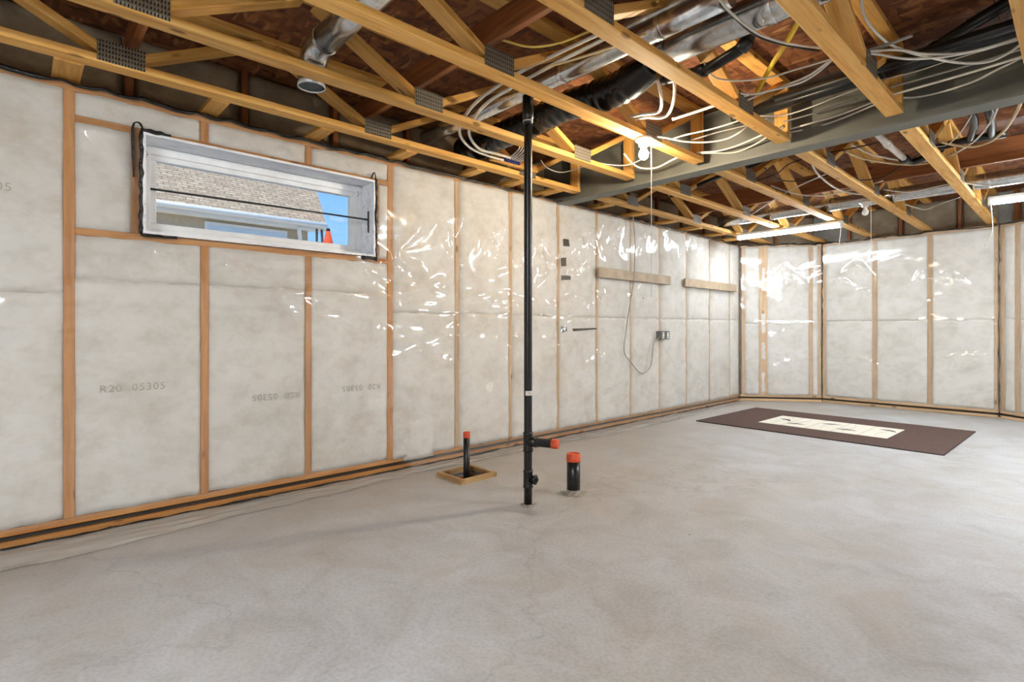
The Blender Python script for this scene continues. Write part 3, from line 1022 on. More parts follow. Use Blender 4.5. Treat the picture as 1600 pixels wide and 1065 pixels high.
jit = lambda a: a + random.uniform(-.004, .004)
bead([(jit(WY0 - .006), -0.03, z) for z in np.linspace(WZ0 - .005, WZ1 + .005, 18)], .007, .013)
bead([(jit(WY1 + .006), -0.03, z) for z in np.linspace(WZ0 - .015, WZ1 + .005, 18)], .008, .014)
bead([(y, -0.03, jit(WZ1 + .008)) for y in np.linspace(WY0 - .01, WY0 + .13, 7)], .007, .014)
bead([(y, -0.03, jit(WZ0 - .008)) for y in np.linspace(WY0 - .01, WY0 + .16, 7)], .005, .010)
bead([(y, -0.03, jit(WZ0 - .012)) for y in np.linspace(WY1 - .10, WY1 + .01, 6)], .010, .018)
bead([(WY0 - .04, -.03, 1.86), (WY0 - .043, -.03, 1.99), (WY0 - .045, -.03, 2.12), (WY0 - .03, -.03, 2.155), (WY0 - .01, -.03, 2.15), (WY0 + .0, -.03, 2.125)], .003, .008)
bead([(WY1 - .03, -.03, WZ1 + .01), (WY1 - .02, -.03, WZ1 + .04), (WY1 - .01, -.03, WZ1 + .055), (WY1, -.03, WZ1 + .035), (WY1 + .002, -.03, WZ1 + .005)], .003, .006)

# ------------------------------------------------------------------ steel beam
beam = empty('steel_beam', (0, 3.88, 2.26))
tag(beam, 'grey steel I-beam carrying the floor trusses across the room', 'beam')
link('bottom_flange', boxes_mesh([(-3.72, 3.9, -0.07, 0.07, 0, 0.012)]), M['steel'], beam)
link('web', boxes_mesh([(-3.72, 3.9, -0.004, 0.004, 0.012, 0.40)]), M['steel'], beam)
link('top_flange', boxes_mesh([(-3.72, 3.9, -0.07, 0.07, 0.40, 0.412)]), M['steel'], beam)

# ------------------------------------------------------------------ floor trusses
CZ0 = 2.31
CW = 0.089
def plate_obj(parent, y, w, hgt):
    for sx in (-1, 1):
        link('connector_plate', boxes_mesh([(-0.0012, 0.0012, -w / 2, w / 2, 0, hgt)]), M['plate'], parent, (sx * (CW / 2 + .0014), y, CZ0 + 0.008))

def build_truss(x, y0, y1, bot, top, label, group, end_post=None):
    t = empty('floor_truss', (x, 0, 0))
    tag(t, label, 'floor truss', group)
    W = M['truss_wood']
    member('bottom_chord', (0, y0, CZ0 + .019), (0, y1, CZ0 + .019), CW, 0.038, W, t)
    member('top_chord', (0, y0, OSB_Z - .020), (0, y1, OSB_Z - .020), CW, 0.036, W, t)
    nodes = sorted([(b, 0) for b in bot] + [(a, 1) for a in top])
    zl, zh = CZ0 + .048, OSB_Z - .050
    for (a, ka), (b, kb) in zip(nodes[:-1], nodes[1:]):
        if ka == kb:
            continue
        sh = 0.035
        za, zb_ = (zh, zl) if ka else (zl, zh)
        a2, b2 = a + sh * (1 if not ka else 1), b - sh
        member('web', (0, max(a2, y0), za), (0, min(b2, y1), zb_), CW, 0.038, W, t, side=(1, 0, 0))
    for b in bot:
        plate_obj(t, b, 0.19, 0.098)
    if end_post is not None:
        member('end_post', (0, end_post, CZ0 + .038), (0, end_post, OSB_Z - .04), CW, 0.038, W, t, side=(1, 0, 0))
    return t

def copy_tree(o, parent=None):
    c = o.copy()
    COL.objects.link(c)
    c.parent = parent
    for ch in o.children:
        copy_tree(ch, c)
    return c

near_nodes = [-2.375, -1.005, 0.365, 1.735, 3.11]
near_tops = [-1.69, -0.32, 1.05, 2.42, 3.76]
XA = [-3.21, -2.62, -2.007, -1.394, -0.771, -0.16, 0.45]
near_lab = ['open-web wooden floor truss closest to the left wall, near side of the steel beam',
            'second wooden floor truss from the left wall, passing over the drain box',
            'wooden floor truss carrying the glowing bulb, near side of the steel beam',
            'wooden floor truss just right of the glowing bulb, near side of the steel beam',
            'wooden floor truss just right of the yellow gas tube, near side of the steel beam',
            'wooden floor truss cut by the top right corner of the view',
            'wooden floor truss beyond the top right corner, near side of the beam']
t0 = build_truss(XA[0], -3.2, 3.79, near_nodes, near_tops, near_lab[0], 'floor trusses', 3.77)
for x, lb in zip(XA[1:], near_lab[1:]):
    c = copy_tree(t0); c.location.x = x; c['label'] = lb
far_nodes = [4.62, 5.95, 7.28]
far_tops = [3.99, 5.29, 6.62, 7.95]
far_lab = ['wooden floor truss beyond the steel beam closest to the left wall',
           'second wooden floor truss from the left wall, beyond the steel beam',
           'wooden floor truss beyond the beam crossed by the middle of the long strip light',
           'wooden floor truss beyond the beam at the right end of the long strip light',
           'wooden floor truss beyond the beam left of the strip light cut by the right edge',
           'wooden floor truss beyond the beam above the strip light cut by the right edge',
           'wooden floor truss beyond the beam outside the right edge']
f0 = build_truss(XA[1], 3.965, 8.62, far_nodes, far_tops + [8.60], far_lab[1], 'floor trusses', None)
for i in (2, 3, 4, 5, 6):
    if i < 5:
        c = copy_tree(f0); c.location.x = XA[i]; c['label'] = far_lab[i]
build_truss(XA[0], 3.965, 8.12, far_nodes, far_tops, far_lab[0], 'floor trusses', None)
build_truss(XA[5], 3.965, 8.20, far_nodes, far_tops, far_lab[5], 'floor trusses', None)
build_truss(XA[6], 3.965, 7.95, far_nodes, far_tops[:-1] + [7.93], far_lab[6], 'floor trusses', None)

# boards running across the trusses
def strongback(y, h, x0, x1, label, mat='truss_wood', z0=CZ0 + .0385):
    o = member('strongback_board', (x0, y, z0 + h / 2), (x1, y, z0 + h / 2), 0.038, h, M[mat])
    return tag(o, label, 'board', 'boards across the trusses')
strongback(1.735, 0.14, -3.45, 3.6, 'brown board on edge crossing the trusses over the drain box', 'dark_wood', 2.47)
strongback(0.43, 0.14, -3.45, 3.6, 'brown board on edge crossing the trusses at the top left', 'dark_wood', 2.47)
strongback(5.95, 0.19, -3.4, 3.6, 'deep reddish board on edge crossing the far trusses beyond the beam', 'dark_wood', 2.43)

# short blocks between the first truss and the wall
blk = [(0.175, .11), (0.82, .089), (1.43, .089), (2.05, .089), (2.69, .089), (3.15, .089), (3.60, .089), (4.40, .089), (5.0, .089), (5.62, .089), (6.22, .089), (6.85, .089), (7.4, .089)]
where = ['at the top left corner', 'above the left half of the window', 'above the right half of the window', 'just right of the window',
         'one bay right of the window', 'two bays right of the window', 'just before the steel beam', 'just past the steel beam', 'one bay past the steel beam',
         'above the hanging wall cable', 'above the outlet box', 'above the second wall board', 'near the far left corner']
for (y, wdt), wh in zip(blk, where):
    o = member('wall_block', (-3.70, y, CZ0 + .012), (-3.256, y, CZ0 + .012), wdt, 0.036, M['truss_wood'])
    tag(o, 'flat wood block from wall to first truss ' + wh, 'wood block', 'blocks between wall and first truss')

# ------------------------------------------------------------------ ducts
def duct(name, x0, x1, y, z, r, label, joints=(), mat='galv'):
    e = empty(name, (x0, y, z - r))
    tag(e, label, 'duct')
    nseg = max(2, int(abs(x1 - x0) / 0.3))
    link('duct_pipe', tube_mesh([(t * (x1 - x0) / nseg, 0, r) for t in range(nseg + 1)], r, 28), M[mat], e)
    for j in joints:
        link('duct_joint', tube_mesh([(j - x0 - .022, 0, r), (j - x0 - .018, 0, r), (j - x0 - .008, 0, r), (j - x0, 0, r), (j - x0 + .008, 0, r), (j - x0 + .018, 0, r), (j - x0 + .022, 0, r)],
                                     [r + .0005, r + .004, r + .001, r + .005, r + .001, r + .004, r + .0005], 28, 1, False), M[mat], e)
    return e
# short duct with elbow and round outlet
sd = empty('round_duct', (-2.77, 1.13, 2.33))
tag(sd, 'short shiny round duct over the second truss with an elbow down to a round outlet', 'duct')
link('duct_pipe', tube_mesh([(0.16 + i * .3, 0, 0.17) for i in range(6)], 0.066, 28), M['galv'], sd)
link('elbow', tube_mesh([(0.17, 0, 0.17), (0.10, 0, 0.168), (0.045, 0, 0.145), (0.012, 0, 0.10), (0.0, 0, 0.045), (0, 0, 0.0)], 0.069, 28, 3, False), M['galv'], sd)
link('duct_joint', tube_mesh([(0.155, 0, .17), (0.165, 0, .17), (.175, 0, .17), (.185, 0, .17)], [.0665, .073, .073, .0665], 28, 1, False), M['galv'], sd)
oc = link('outlet_collar', lathe_mesh([(0.071, 0.02), (0.071, -0.012), (0.066, -0.014), (0.064, -0.006)], 28, False), M['galv'], sd)
gm = []
link('outlet_grille', boxes_mesh([(-0.0012 + i * .009, 0.0012 + i * .009, -math.sqrt(.064 ** 2 - (i * .009) ** 2), math.sqrt(.064 ** 2 - (i * .009) ** 2), -.004, .004) for i in range(-7, 8)] +
     [(-math.sqrt(.064 ** 2 - (i * .009) ** 2), math.sqrt(.064 ** 2 - (i * .009) ** 2), -0.0012 + i * .009, 0.0012 + i * .009, -.004, .004) for i in range(-7, 8)]), M['register'], sd)
link('outlet_damper', lathe_mesh([(0.064, 0.012), (0.064, 0.013)], 28), M['register'], sd)

duct('round_duct', -3.42, -1.05, 2.27, 2.50, 0.052, 'slim galvanized round duct crossing above the vent stack', (-2.95, -2.02, -1.4))
duct('round_duct', -1.62, 3.4, 2.52, 2.52, 0.076, 'large galvanized round duct right of the black flexible duct', (-1.52, -0.98, 0.2))
duct('round_duct', -1.75, 3.4, 2.30, 2.60, 0.055, 'upper galvanized round duct tucked under the subfloor beside the large one', (-1.2,))
duct('round_duct', -3.2, 3.4, 6.60, 2.43, 0.07, 'galvanized round duct crossing the far trusses above the strip lights', (-2.55, -1.93, -1.35, -0.62))
# black sleeved flexible duct
n = 90
xs_ = np.linspace(-3.40, -1.60, n)
pts = [(x, 2.60 - 0.12 * max(0, (x + 2.0)) + 0.01 * math.sin(x * 9), 2.475 + 0.012 * math.sin(x * 5 + 1) + 0.10 * max(0, x + 1.85)) for x in xs_]
rad = [0.094 + 0.004 * math.sin(i * 1.9) + 0.003 * random.uniform(-1, 1) for i in range(n)]
for i in range(8):
    rad[-1 - i] = 0.078 + 0.0025 * i
tag(link('flexible_duct', tube_mesh(pts, rad, 26, 1), M['flex']), 'fat black plastic-sleeved flexible duct beside the vent stack top', 'duct')

# ------------------------------------------------------------------ drains and vents overhead
def pipe_thing(name, pts, r, mat, label, cat, sub=5, collars=()):
    e = empty(name, pts[0])
    p0 = Vector(pts[0])
    tag(e, label, cat)
    lp = [Vector(p) - p0 for p in pts]
    link('pipe', tube_mesh(lp, r, 16, sub), M[mat], e)
    for c in collars:
        a = lp[c]; d = (lp[min(c + 1, len(lp) - 1)] - lp[max(c - 1, 0)]).normalized()
        link('fitting', tube_mesh([a - d * .03, a - d * .026, a + d * .026, a + d * .03], [r + .001, r + .006, r + .006, r + .001], 16), M[mat], e)
    return e
pipe_thing('drain_pipe', [(-1.62, 3.60, 2.50), (-0.8, 3.60, 2.51), (0.2, 3.60, 2.52), (1.5, 3.60, 2.53)], 0.042, 'abs', 'long black drain pipe running beside the dark side of the steel beam', 'pipe', 1, (0, 1))
pipe_thing('drain_pipe', [(-1.3, 3.42, 2.46), (-0.3, 3.42, 2.47), (1.5, 3.42, 2.48)], 0.028, 'abs', 'thinner black pipe running in front of the long drain by the beam', 'pipe', 1)
pipe_thing('drain_pipe', [(-0.56, 3.56, 2.53), (-0.40, 3.52, 2.58), (-0.1, 3.45, 2.66)], 0.030, 'abs', 'black pipe branch rising to the upper right from the long drain', 'pipe', 1, (0,))
pipe_thing('drain_pipe', [(-1.70, 2.79, 2.52), (-1.42, 2.72, 2.45), (-1.27, 2.69, 2.455), (-1.17, 2.68, 2.48), (-1.13, 2.68, 2.57), (-1.13, 2.68, 2.71)], 0.030, 'abs', 'black elbow pipe under the large galvanized duct', 'pipe', 5, (1, 3))
u = empty('drain_trap', (-0.83, 5.40, 2.46))
tag(u, 'black U-shaped drain trap under the far subfloor', 'pipe')
link('pipe', tube_mesh([(0, 0, .04), (.2, -.06, .04), (.42, -.02, .04)], .028, 14, 4), M['abs'], u)
link('pipe', tube_mesh([(.22, -.06, .04), (.28, -.35, .06), (.29, -.62, .09), (.29, -.7, .2)], .026, 14, 4), M['abs'], u)
link('pipe', tube_mesh([(.34, -.02, .04), (.37, -.32, .06), (.38, -.62, .09), (.38, -.7, .2)], .026, 14, 4), M['abs'], u)
pipe_thing('vent_pipe', [(-1.05, 4.45, 2.49), (-1.05, 4.95, 2.485), (-1.04, 5.48, 2.48)], 0.024, 'whitep', 'white pipe running back from the beam to a black elbow', 'pipe', 1, (1,))
pipe_thing('drain_pipe', [(-1.04, 5.46, 2.48), (-1.02, 5.57, 2.48), (-0.96, 5.58, 2.48), (-0.80, 5.45, 2.50)], 0.030, 'abs', 'black elbow at the end of the white far pipe', 'pipe', 4, (0,))
pipe_thing('drain_pipe', [(-2.95, 5.0, 2.44), (-2.3, 4.75, 2.46), (-1.8, 4.60, 2.48), (-1.45, 4.35, 2.52)], 0.020, 'abs', 'thin black pipe slanting across the far trusses beyond the beam', 'pipe', 4)
tag(link('gas_tube', tube_mesh([(-1.335, 3.215, 2.45), (-1.13, 2.925, 2.45), (-0.935, 2.645, 2.425), (-0.73, 2.335, 2.42)], 0.0125, 12, 4), M['yellow']), 'bright yellow gas tube slanting up to the fifth truss', 'pipe')

# ------------------------------------------------------------------ cables
CABLES = [
    ('pex_pipe','white',0.010,'outer white water pipe curving down beside the black vent stack top',[(-1.608,2.095,2.500),(-1.900,2.082,2.500),(-2.155,2.035,2.470),(-2.278,2.011,2.440),(-2.437,1.990,2.400),(-2.630,2.040,2.380),(-2.791,2.117,2.365),(-2.927,2.243,2.360),(-3.023,2.404,2.355),(-3.059,2.573,2.355),(-3.076,2.755,2.360)]),
    ('pex_pipe','white',0.010,'inner white water pipe curving down beside the black vent stack top',[(-1.619,2.151,2.500),(-1.879,2.135,2.490),(-2.136,2.102,2.460),(-2.250,2.069,2.430),(-2.428,2.052,2.400),(-2.634,2.109,2.380),(-2.793,2.198,2.365),(-2.925,2.337,2.360),(-2.997,2.472,2.355),(-2.988,2.606,2.355),(-2.993,2.753,2.360)]),
    ('yellow_cable','yellowc',0.006,'pale yellow cable drooping above the plate of the third joist truss',[(-2.018,1.764,2.510),(-1.991,1.801,2.500),(-1.920,1.903,2.480),(-1.819,1.994,2.490),(-1.682,2.068,2.520),(-1.479,2.140,2.550),(-1.336,2.160,2.560)]),
    ('tan_cable','tan',0.006,'tan cable running just above the small round duct',[(-1.931,2.041,2.430),(-1.776,2.092,2.430),(-1.568,2.135,2.430),(-1.399,2.152,2.430)]),
    ('water_pipe','whitep',0.010,'shorter white bent water pipe hooking down near the light bulb',[(-1.719,2.672,2.580),(-1.714,2.744,2.520),(-1.718,2.799,2.440),(-1.778,2.897,2.410),(-1.826,2.923,2.400),(-1.886,2.887,2.400),(-1.986,2.874,2.410)]),
    ('water_pipe','whitep',0.010,'longer white bent water pipe hooking down near the light bulb',[(-1.656,2.815,2.560),(-1.676,2.879,2.500),(-1.725,2.948,2.440),(-1.787,2.993,2.400),(-1.845,2.983,2.390),(-1.908,2.937,2.400),(-2.038,2.948,2.420)]),
    ('water_pipe','whitep',0.010,'straight white pipe stub pointing left above the light bulb cable',[(-1.811,3.087,2.400),(-1.660,3.087,2.400),(-1.473,3.082,2.400),(-1.321,3.081,2.400)]),
    ('power_cable','white',0.006,'white cable leaving the light bulb holder and sagging to the right',[(-1.984,3.091,2.340),(-1.938,3.213,2.345),(-1.880,3.363,2.340),(-1.781,3.488,2.340),(-1.676,3.552,2.350),(-1.589,3.574,2.380),(-1.557,3.612,2.420)]),
    ('power_cable','white',0.005,'thin white cable rising from the light bulb toward the joist chord',[(-2.003,3.337,2.370),(-1.860,3.328,2.370),(-1.692,3.356,2.370),(-1.530,3.377,2.380),(-1.427,3.375,2.390)]),
    ('power_cable','grey',0.005,'grey cable stretched along the beam above the sagging white cables',[(-1.951,3.581,2.420),(-1.754,3.572,2.420),(-1.561,3.591,2.420),(-1.410,3.579,2.420)]),
    ('power_cable','white',0.006,'upper of two white cables bundled beside the beam right of the bulb',[(-1.983,3.715,2.370),(-1.852,3.772,2.360),(-1.706,3.767,2.360),(-1.505,3.711,2.370),(-1.403,3.718,2.400)]),
    ('power_cable','white',0.006,'lower of two white cables bundled beside the beam right of the bulb',[(-1.976,3.722,2.365),(-1.871,3.791,2.355),(-1.761,3.867,2.350),(-1.622,3.837,2.355),(-1.456,3.747,2.370),(-1.374,3.750,2.400)]),
    ('power_cable','white',0.007,'thick white cable looping under the glowing bulb',[(-2.421,3.419,2.400),(-2.423,3.506,2.360),(-2.409,3.617,2.330),(-2.305,3.681,2.320),(-2.136,3.631,2.330),(-2.025,3.670,2.370)]),
    ('power_cable','white',0.004,'thin white cable drooping from the plate left of the glowing bulb',[(-2.617,3.297,2.360),(-2.571,3.417,2.350),(-2.466,3.507,2.340),(-2.336,3.507,2.350),(-2.220,3.459,2.370)]),
    ('power_cable','white',0.004,'thin white cable drooping between the two joists beside the vent stack',[(-2.964,3.060,2.400),(-3.001,3.173,2.370),(-2.990,3.317,2.360),(-2.860,3.352,2.360),(-2.797,3.390,2.380)]),
    ('power_cable','white',0.006,'white cable dropping from the big duct toward the yellow gas tube',[(-1.032,2.092,2.420),(-1.049,2.254,2.420),(-1.041,2.496,2.420),(-1.001,2.652,2.420),(-0.943,2.773,2.420),(-0.877,2.879,2.420)]),
    ('power_cable','blackc',0.005,'thin black cable hanging beneath the big galvanized duct',[(-1.050,2.167,2.420),(-1.055,2.297,2.420),(-1.049,2.551,2.420),(-0.977,2.746,2.420),(-0.905,2.921,2.430)]),
    ('power_cable','white',0.005,'single white cable crossing behind the yellow gas tube',[(-1.379,2.666,2.460),(-1.389,2.793,2.430),(-1.316,2.906,2.420),(-1.173,2.976,2.410),(-1.033,2.991,2.410),(-0.879,3.030,2.420)]),
    ('power_cable','white',0.006,'upper strand of the paired white cables below the yellow gas tube',[(-1.402,3.095,2.400),(-1.350,3.130,2.390),(-1.268,3.127,2.400),(-1.107,3.113,2.400),(-1.009,3.109,2.410),(-0.897,3.060,2.430)]),
    ('power_cable','white',0.006,'lower strand of the paired white cables below the yellow gas tube',[(-1.399,2.943,2.420),(-1.359,3.016,2.400),(-1.309,3.095,2.400),(-1.205,3.102,2.390),(-1.068,3.123,2.390),(-0.981,3.119,2.410),(-0.881,3.057,2.430)]),
    ('power_cable','white',0.007,'white cable arcing down from the top right of the ceiling',[(-0.692,2.775,2.550),(-0.703,2.899,2.500),(-0.676,3.077,2.460),(-0.620,3.210,2.430),(-0.530,3.359,2.410),(-0.437,3.506,2.400),(-0.348,3.593,2.400),(-0.277,3.596,2.410),(-0.205,3.554,2.430)]),
    ('power_cable','white',0.006,'white cable weaving flat across the top right joist bay',[(-0.809,3.033,2.420),(-0.726,3.086,2.420),(-0.627,3.176,2.420),(-0.545,3.289,2.410),(-0.425,3.409,2.410),(-0.312,3.463,2.420),(-0.191,3.498,2.440)]),
    ('power_cable','white',0.006,'second white cable weaving under the flat one at top right',[(-0.805,3.018,2.410),(-0.717,3.103,2.410),(-0.646,3.206,2.400),(-0.583,3.292,2.400),(-0.474,3.402,2.410),(-0.336,3.471,2.420),(-0.193,3.529,2.440)]),
    ('conduit_stub','grey',0.008,'short grey conduit stub sticking out at the top right joist bay',[(-0.773,3.110,2.440),(-0.667,3.118,2.440),(-0.561,3.107,2.440)]),
    ('power_cable','white',0.003,'thinnest white cable along the dark side of the steel beam at right',[(-0.800,3.558,2.450),(-0.635,3.583,2.450),(-0.487,3.589,2.460),(-0.300,3.587,2.460)]),
    ('power_cable','grey',0.006,'dim grey cable along the dark side of the steel beam at right',[(-0.770,3.674,2.440),(-0.595,3.681,2.440),(-0.407,3.676,2.440),(-0.200,3.657,2.440)]),
    ('power_cable','white',0.007,'thick white cable along the dark side of the steel beam at right',[(-0.777,3.748,2.420),(-0.634,3.745,2.420),(-0.466,3.737,2.420),(-0.311,3.721,2.420),(-0.191,3.700,2.420)]),
    ('power_cable','white',0.006,'sagging white cable lowest on the steel beam at right',[(-0.767,3.776,2.410),(-0.680,3.836,2.400),(-0.566,3.860,2.400),(-0.424,3.829,2.400),(-0.317,3.794,2.420),(-0.194,3.753,2.440)]),
    ('power_cable','white',0.004,'thin white cable along the middle of the steel beam above the others',[(-1.448,3.550,2.440),(-1.329,3.627,2.430),(-1.175,3.618,2.430),(-1.001,3.565,2.430),(-0.903,3.568,2.440)]),
    ('power_cable','grey',0.005,'grey cable along the middle of the steel beam',[(-1.360,3.711,2.420),(-1.166,3.707,2.420),(-0.936,3.699,2.430)]),
    ('power_cable','white',0.006,'upper white cable of two low ones along the middle of the steel beam',[(-1.401,3.822,2.400),(-1.251,3.817,2.400),(-1.067,3.800,2.400),(-0.868,3.757,2.410)]),
    ('power_cable','white',0.006,'lower white cable of two low ones along the middle of the steel beam',[(-1.414,3.857,2.395),(-1.242,3.887,2.390),(-1.081,3.853,2.390),(-0.856,3.775,2.400)]),
    ('power_cable','white',0.008,'white cable curving off the joist beyond the steel beam',[(-1.523,4.736,2.400),(-1.556,4.995,2.370),(-1.581,5.448,2.360),(-1.575,5.845,2.370),(-1.519,6.222,2.400)]),
    ('power_cable','white',0.006,'long slack white cable crossing three far joists',[(-2.796,6.344,2.345),(-2.259,5.733,2.360),(-1.843,5.339,2.380),(-1.569,5.233,2.420)]),
    ('power_cable','white',0.006,'long shallow white cable sagging across the far joist bay',[(-2.018,5.194,2.400),(-1.951,5.567,2.380),(-1.801,5.817,2.370),(-1.588,5.852,2.380),(-1.275,5.848,2.420)]),
    ('power_cable','blackc',0.005,'black cable snaking between the far joists left of the big loop',[(-2.048,4.939,2.400),(-1.842,4.882,2.420),(-1.700,4.780,2.450),(-1.483,4.789,2.470),(-1.268,4.839,2.480),(-1.090,4.903,2.500)]),
    ('power_cable','blackc',0.005,'second black cable tangled above the far left joists',[(-1.939,4.851,2.480),(-1.958,5.144,2.450),(-1.858,5.303,2.430),(-1.612,5.376,2.440),(-1.457,5.335,2.450)]),
    ('power_cable','blackc',0.005,'black cable drooping across the far joist beside the plate',[(-1.404,4.837,2.420),(-1.413,5.245,2.400),(-1.389,5.589,2.400),(-1.243,5.701,2.420),(-1.078,5.577,2.460),(-0.921,5.436,2.500)]),
    ('power_cable','tan',0.009,'tan cable bundle crossing under the far subfloor',[(-1.340,4.938,2.500),(-1.271,5.207,2.480),(-1.106,5.494,2.460),(-0.958,5.654,2.460),(-0.754,5.717,2.480)]),
    ('power_cable','white',0.007,'upper strand of white cables sweeping past the far black drain',[(-1.276,4.870,2.520),(-1.206,5.223,2.500),(-1.064,5.506,2.480),(-0.957,5.647,2.480),(-0.787,5.656,2.480),(-0.592,5.356,2.480),(-0.450,4.919,2.480),(-0.390,4.668,2.500)]),
    ('power_cable','tan',0.010,'thick pale cable making a wide loop below the far subfloor at right',[(-0.748,5.104,2.460),(-0.673,5.246,2.450),(-0.590,5.334,2.440),(-0.495,5.294,2.440),(-0.392,5.090,2.450),(-0.303,4.723,2.460),(-0.274,4.585,2.500)]),
    ('power_cable','white',0.004,'thin white cable hanging beside the far black drain trap',[(-0.788,5.163,2.450),(-0.720,5.174,2.450),(-0.620,4.973,2.460),(-0.524,4.678,2.480)]),
    ('power_cable','white',0.006,'white cable zigzagging below the far galvanized duct',[(-1.337,6.977,2.400),(-1.273,7.182,2.380),(-1.202,7.330,2.370),(-1.050,7.162,2.380),(-0.881,7.063,2.400)]),
    ('power_cable','white',0.004,'thin white cable draped on the far galvanized duct at right',[(-1.288,5.905,2.350),(-1.147,6.193,2.350),(-0.899,6.130,2.350),(-0.764,6.122,2.350),(-0.623,6.428,2.350),(-0.357,6.530,2.350)]),
]
for nm, mt, r, lb, pts in CABLES:
    tag(link(nm, tube_mesh(pts, r, 8, 6), M[mt]), lb, 'pipe' if 'pipe' in nm or 'conduit' in nm else 'cable')
# water manifold with blue fittings on the first truss
mf = empty('water_manifold', (-3.11, 2.74, 2.352))
tag(mf, 'small water manifold of white pipes with dark blue fittings beside the vent stack', 'manifold')
link('backing_board', boxes_mesh([(-0.02, 0.012, -.08, .42, -0.004, 0.055)]), M['truss_wood'], mf)
for i in range(6):
    yy = 0.03 + i * .026
    link('fitting', tube_mesh([(0.03, yy, .02), (0.06, yy + .004, .02)], .0085, 10), M['blue'], mf)
    link('branch_pipe', tube_mesh([(0.06, yy + .004, .02), (.10, yy + .02, .035), (.14, yy + .05, .08), (.16, yy + .06, .14 + .01 * i)], .006, 8, 4), M['whitep'], mf)
link('header_pipe', tube_mesh([(0.025, 0.0, .02), (0.025, .20, .02)], .012, 12), M['blue'], mf)

# ------------------------------------------------------------------ drain stack and capped stubs
SX, SY = -2.268, 2.232
st = empty('drain_stack', (SX, SY, 0))
tag(st, 'tall black drain and vent stack standing in the middle of the floor', 'pipe')
link('stack_pipe', tube_mesh([(0, 0, -.02 + i * .27) for i in range(9)] + [(0, 0, 2.30)], 0.0245, 20), M['abs'], st)
link('top_coupling', tube_mesh([(0, 0, 2.27), (0, 0, 2.28), (0, 0, 2.30), (0, 0, 2.305), (0, 0, 2.44)], [.0246, .029, .029, .0335, .0335], 20), M['abs'], st)
link('clamp_band', tube_mesh([(0, 0, 2.285), (0, 0, 2.295)], .0305, 20), M['galv'], st)
ad = Vector((0.92, 0.40, 0)).normalized()
tee = link('tee_fitting', tube_mesh([(0, 0, .315), (0, 0, .322), (0, 0, .335), (0, 0, .42), (0, 0, .432), (0, 0, .438)], [.0247, .031, .028, .028, .031, .0247], 20), M['abs'], st)
arm = link('side_arm', tube_mesh([tuple(ad * t + Vector((0, 0, .378))) for t in (0.0, .03, .06, .061, .158)], [.030, .030, .030, .0255, .0255], 20), M['abs'], st)
link('end_cap', tube_mesh([tuple(ad * t + Vector((0, 0, .378))) for t in (.150, .152, .186, .190)], [.0262, .0285, .0285, .026], 20), M['orange'], st)
link('cleanout_body', tube_mesh([(0, 0, .10), (0, 0, .11), (0, 0, .118), (0, 0, .195), (0, 0, .203), (0, 0, .212)], [.0247, .032, .028, .028, .032, .0247], 20), M['abs'], st)
cd = Vector((0.80, 0.30, 0)).normalized()
link('cleanout_plug', tube_mesh([tuple(cd * t + Vector((0, 0, .155))) for t in (0.0, .038, .040, .052, .053)], [.024, .024, .029, .029, .018], 20), M['abs'], st)
nut = link('plug_nut', boxes_mesh([(-.009, .009, -.009, .009, 0, .012)]), M['abs'], st)
orient(nut, cd * .052 + Vector((0, 0, .155)), cd)
sk = link('size_sticker', tube_mesh([(0, 0, .655), (0, 0, .682)], .0249, 28, 1, False), M['paper'], st)
bmm = bmesh.new(); bmm.from_mesh(sk.data)
for fc in list(bmm.faces):
    c = fc.calc_center_median()
    if not (c.x * 0.92 - c.y * 0.38 > 0.012 and True):
        bmm.faces.remove(fc)
bmm.to_mesh(sk.data); bmm.free()
smk = text_mesh('0', 0.018)
smo = link('sticker_print', smk, M['blackc'], st, (0.0236, -0.0100, .668), (math.pi / 2, 0, math.radians(68)))
def collar_dirt(x, y, r, label):
    n = 40
    v = [(0, 0, .006)]
    for ring, (rr, zz) in enumerate(((r, .006), (r * 1.35, .003), (r * 1.9, .0004))):
        for k_ in range(n):
            a = 2 * math.pi * k_ / n
            q = rr * (1 + 0.12 * (ring) * float(vnoise(np.array([k_ * .6]), np.array([ring * 3.1 + x]), 40)[0]))
            v.append((q * math.cos(a), q * math.sin(a), zz))
    f = [(0, 1 + k_, 1 + (k_ + 1) % n) for k_ in range(n)]
    for ring in range(2):
        b0 = 1 + ring * n
        f += [(b0 + k_, b0 + n + k_, b0 + n + (k_ + 1) % n, b0 + (k_ + 1) % n) for k_ in range(n)]
    tag(link('concrete_crumbs', mesh_from(v, f, True), M['crumb'], None, (x, y, 0.0008)), label, 'debris')
M['crumb'] = mat_plain('crumbled_grey_mortar', srgb(168, 160, 148), 0.95, var=0.35, scale=90, bumpy=0.8)
collar_dirt(SX, SY, 0.026, 'crumbled mortar around the foot of the tall black stack')
sb = empty('capped_pipe_stub', (-2.225, 2.596, 0))
tag(sb, 'short fat black pipe stub with an orange cap standing on the floor', 'pipe')
link('stub_pipe', tube_mesh([(0, 0, -.01), (0, 0, .1), (0, 0, .215)], .0425, 28), M['abs'], sb)
link('cap', lathe_mesh([(.0440, .208), (.0455, .210), (.0455, .244), (.044, .246), (.044, .255), (.042, .258), (.038, .258), (.038, .250)], 28), M['orange'], sb)
link('mortar_smear', tube_mesh([(0, 0, -.004), (0, 0, .012), (0, 0, .03)], [.049, .0455, .0427], 28, 1, False), M['crumb'], sb)
collar_dirt(-2.225, 2.596, 0.045, 'crumbled mortar around the foot of the short fat pipe stub')
s2 = empty('capped_pipe_riser', (-3.0, 2.339, -0.14))
tag(s2, 'slim black pipe riser with an orange cap standing in the wooden floor box', 'pipe')
link('riser_pipe', tube_mesh([(0, 0, 0), (0, 0, .2), (0, 0, .425)], .0235, 24), M['abs'], s2)
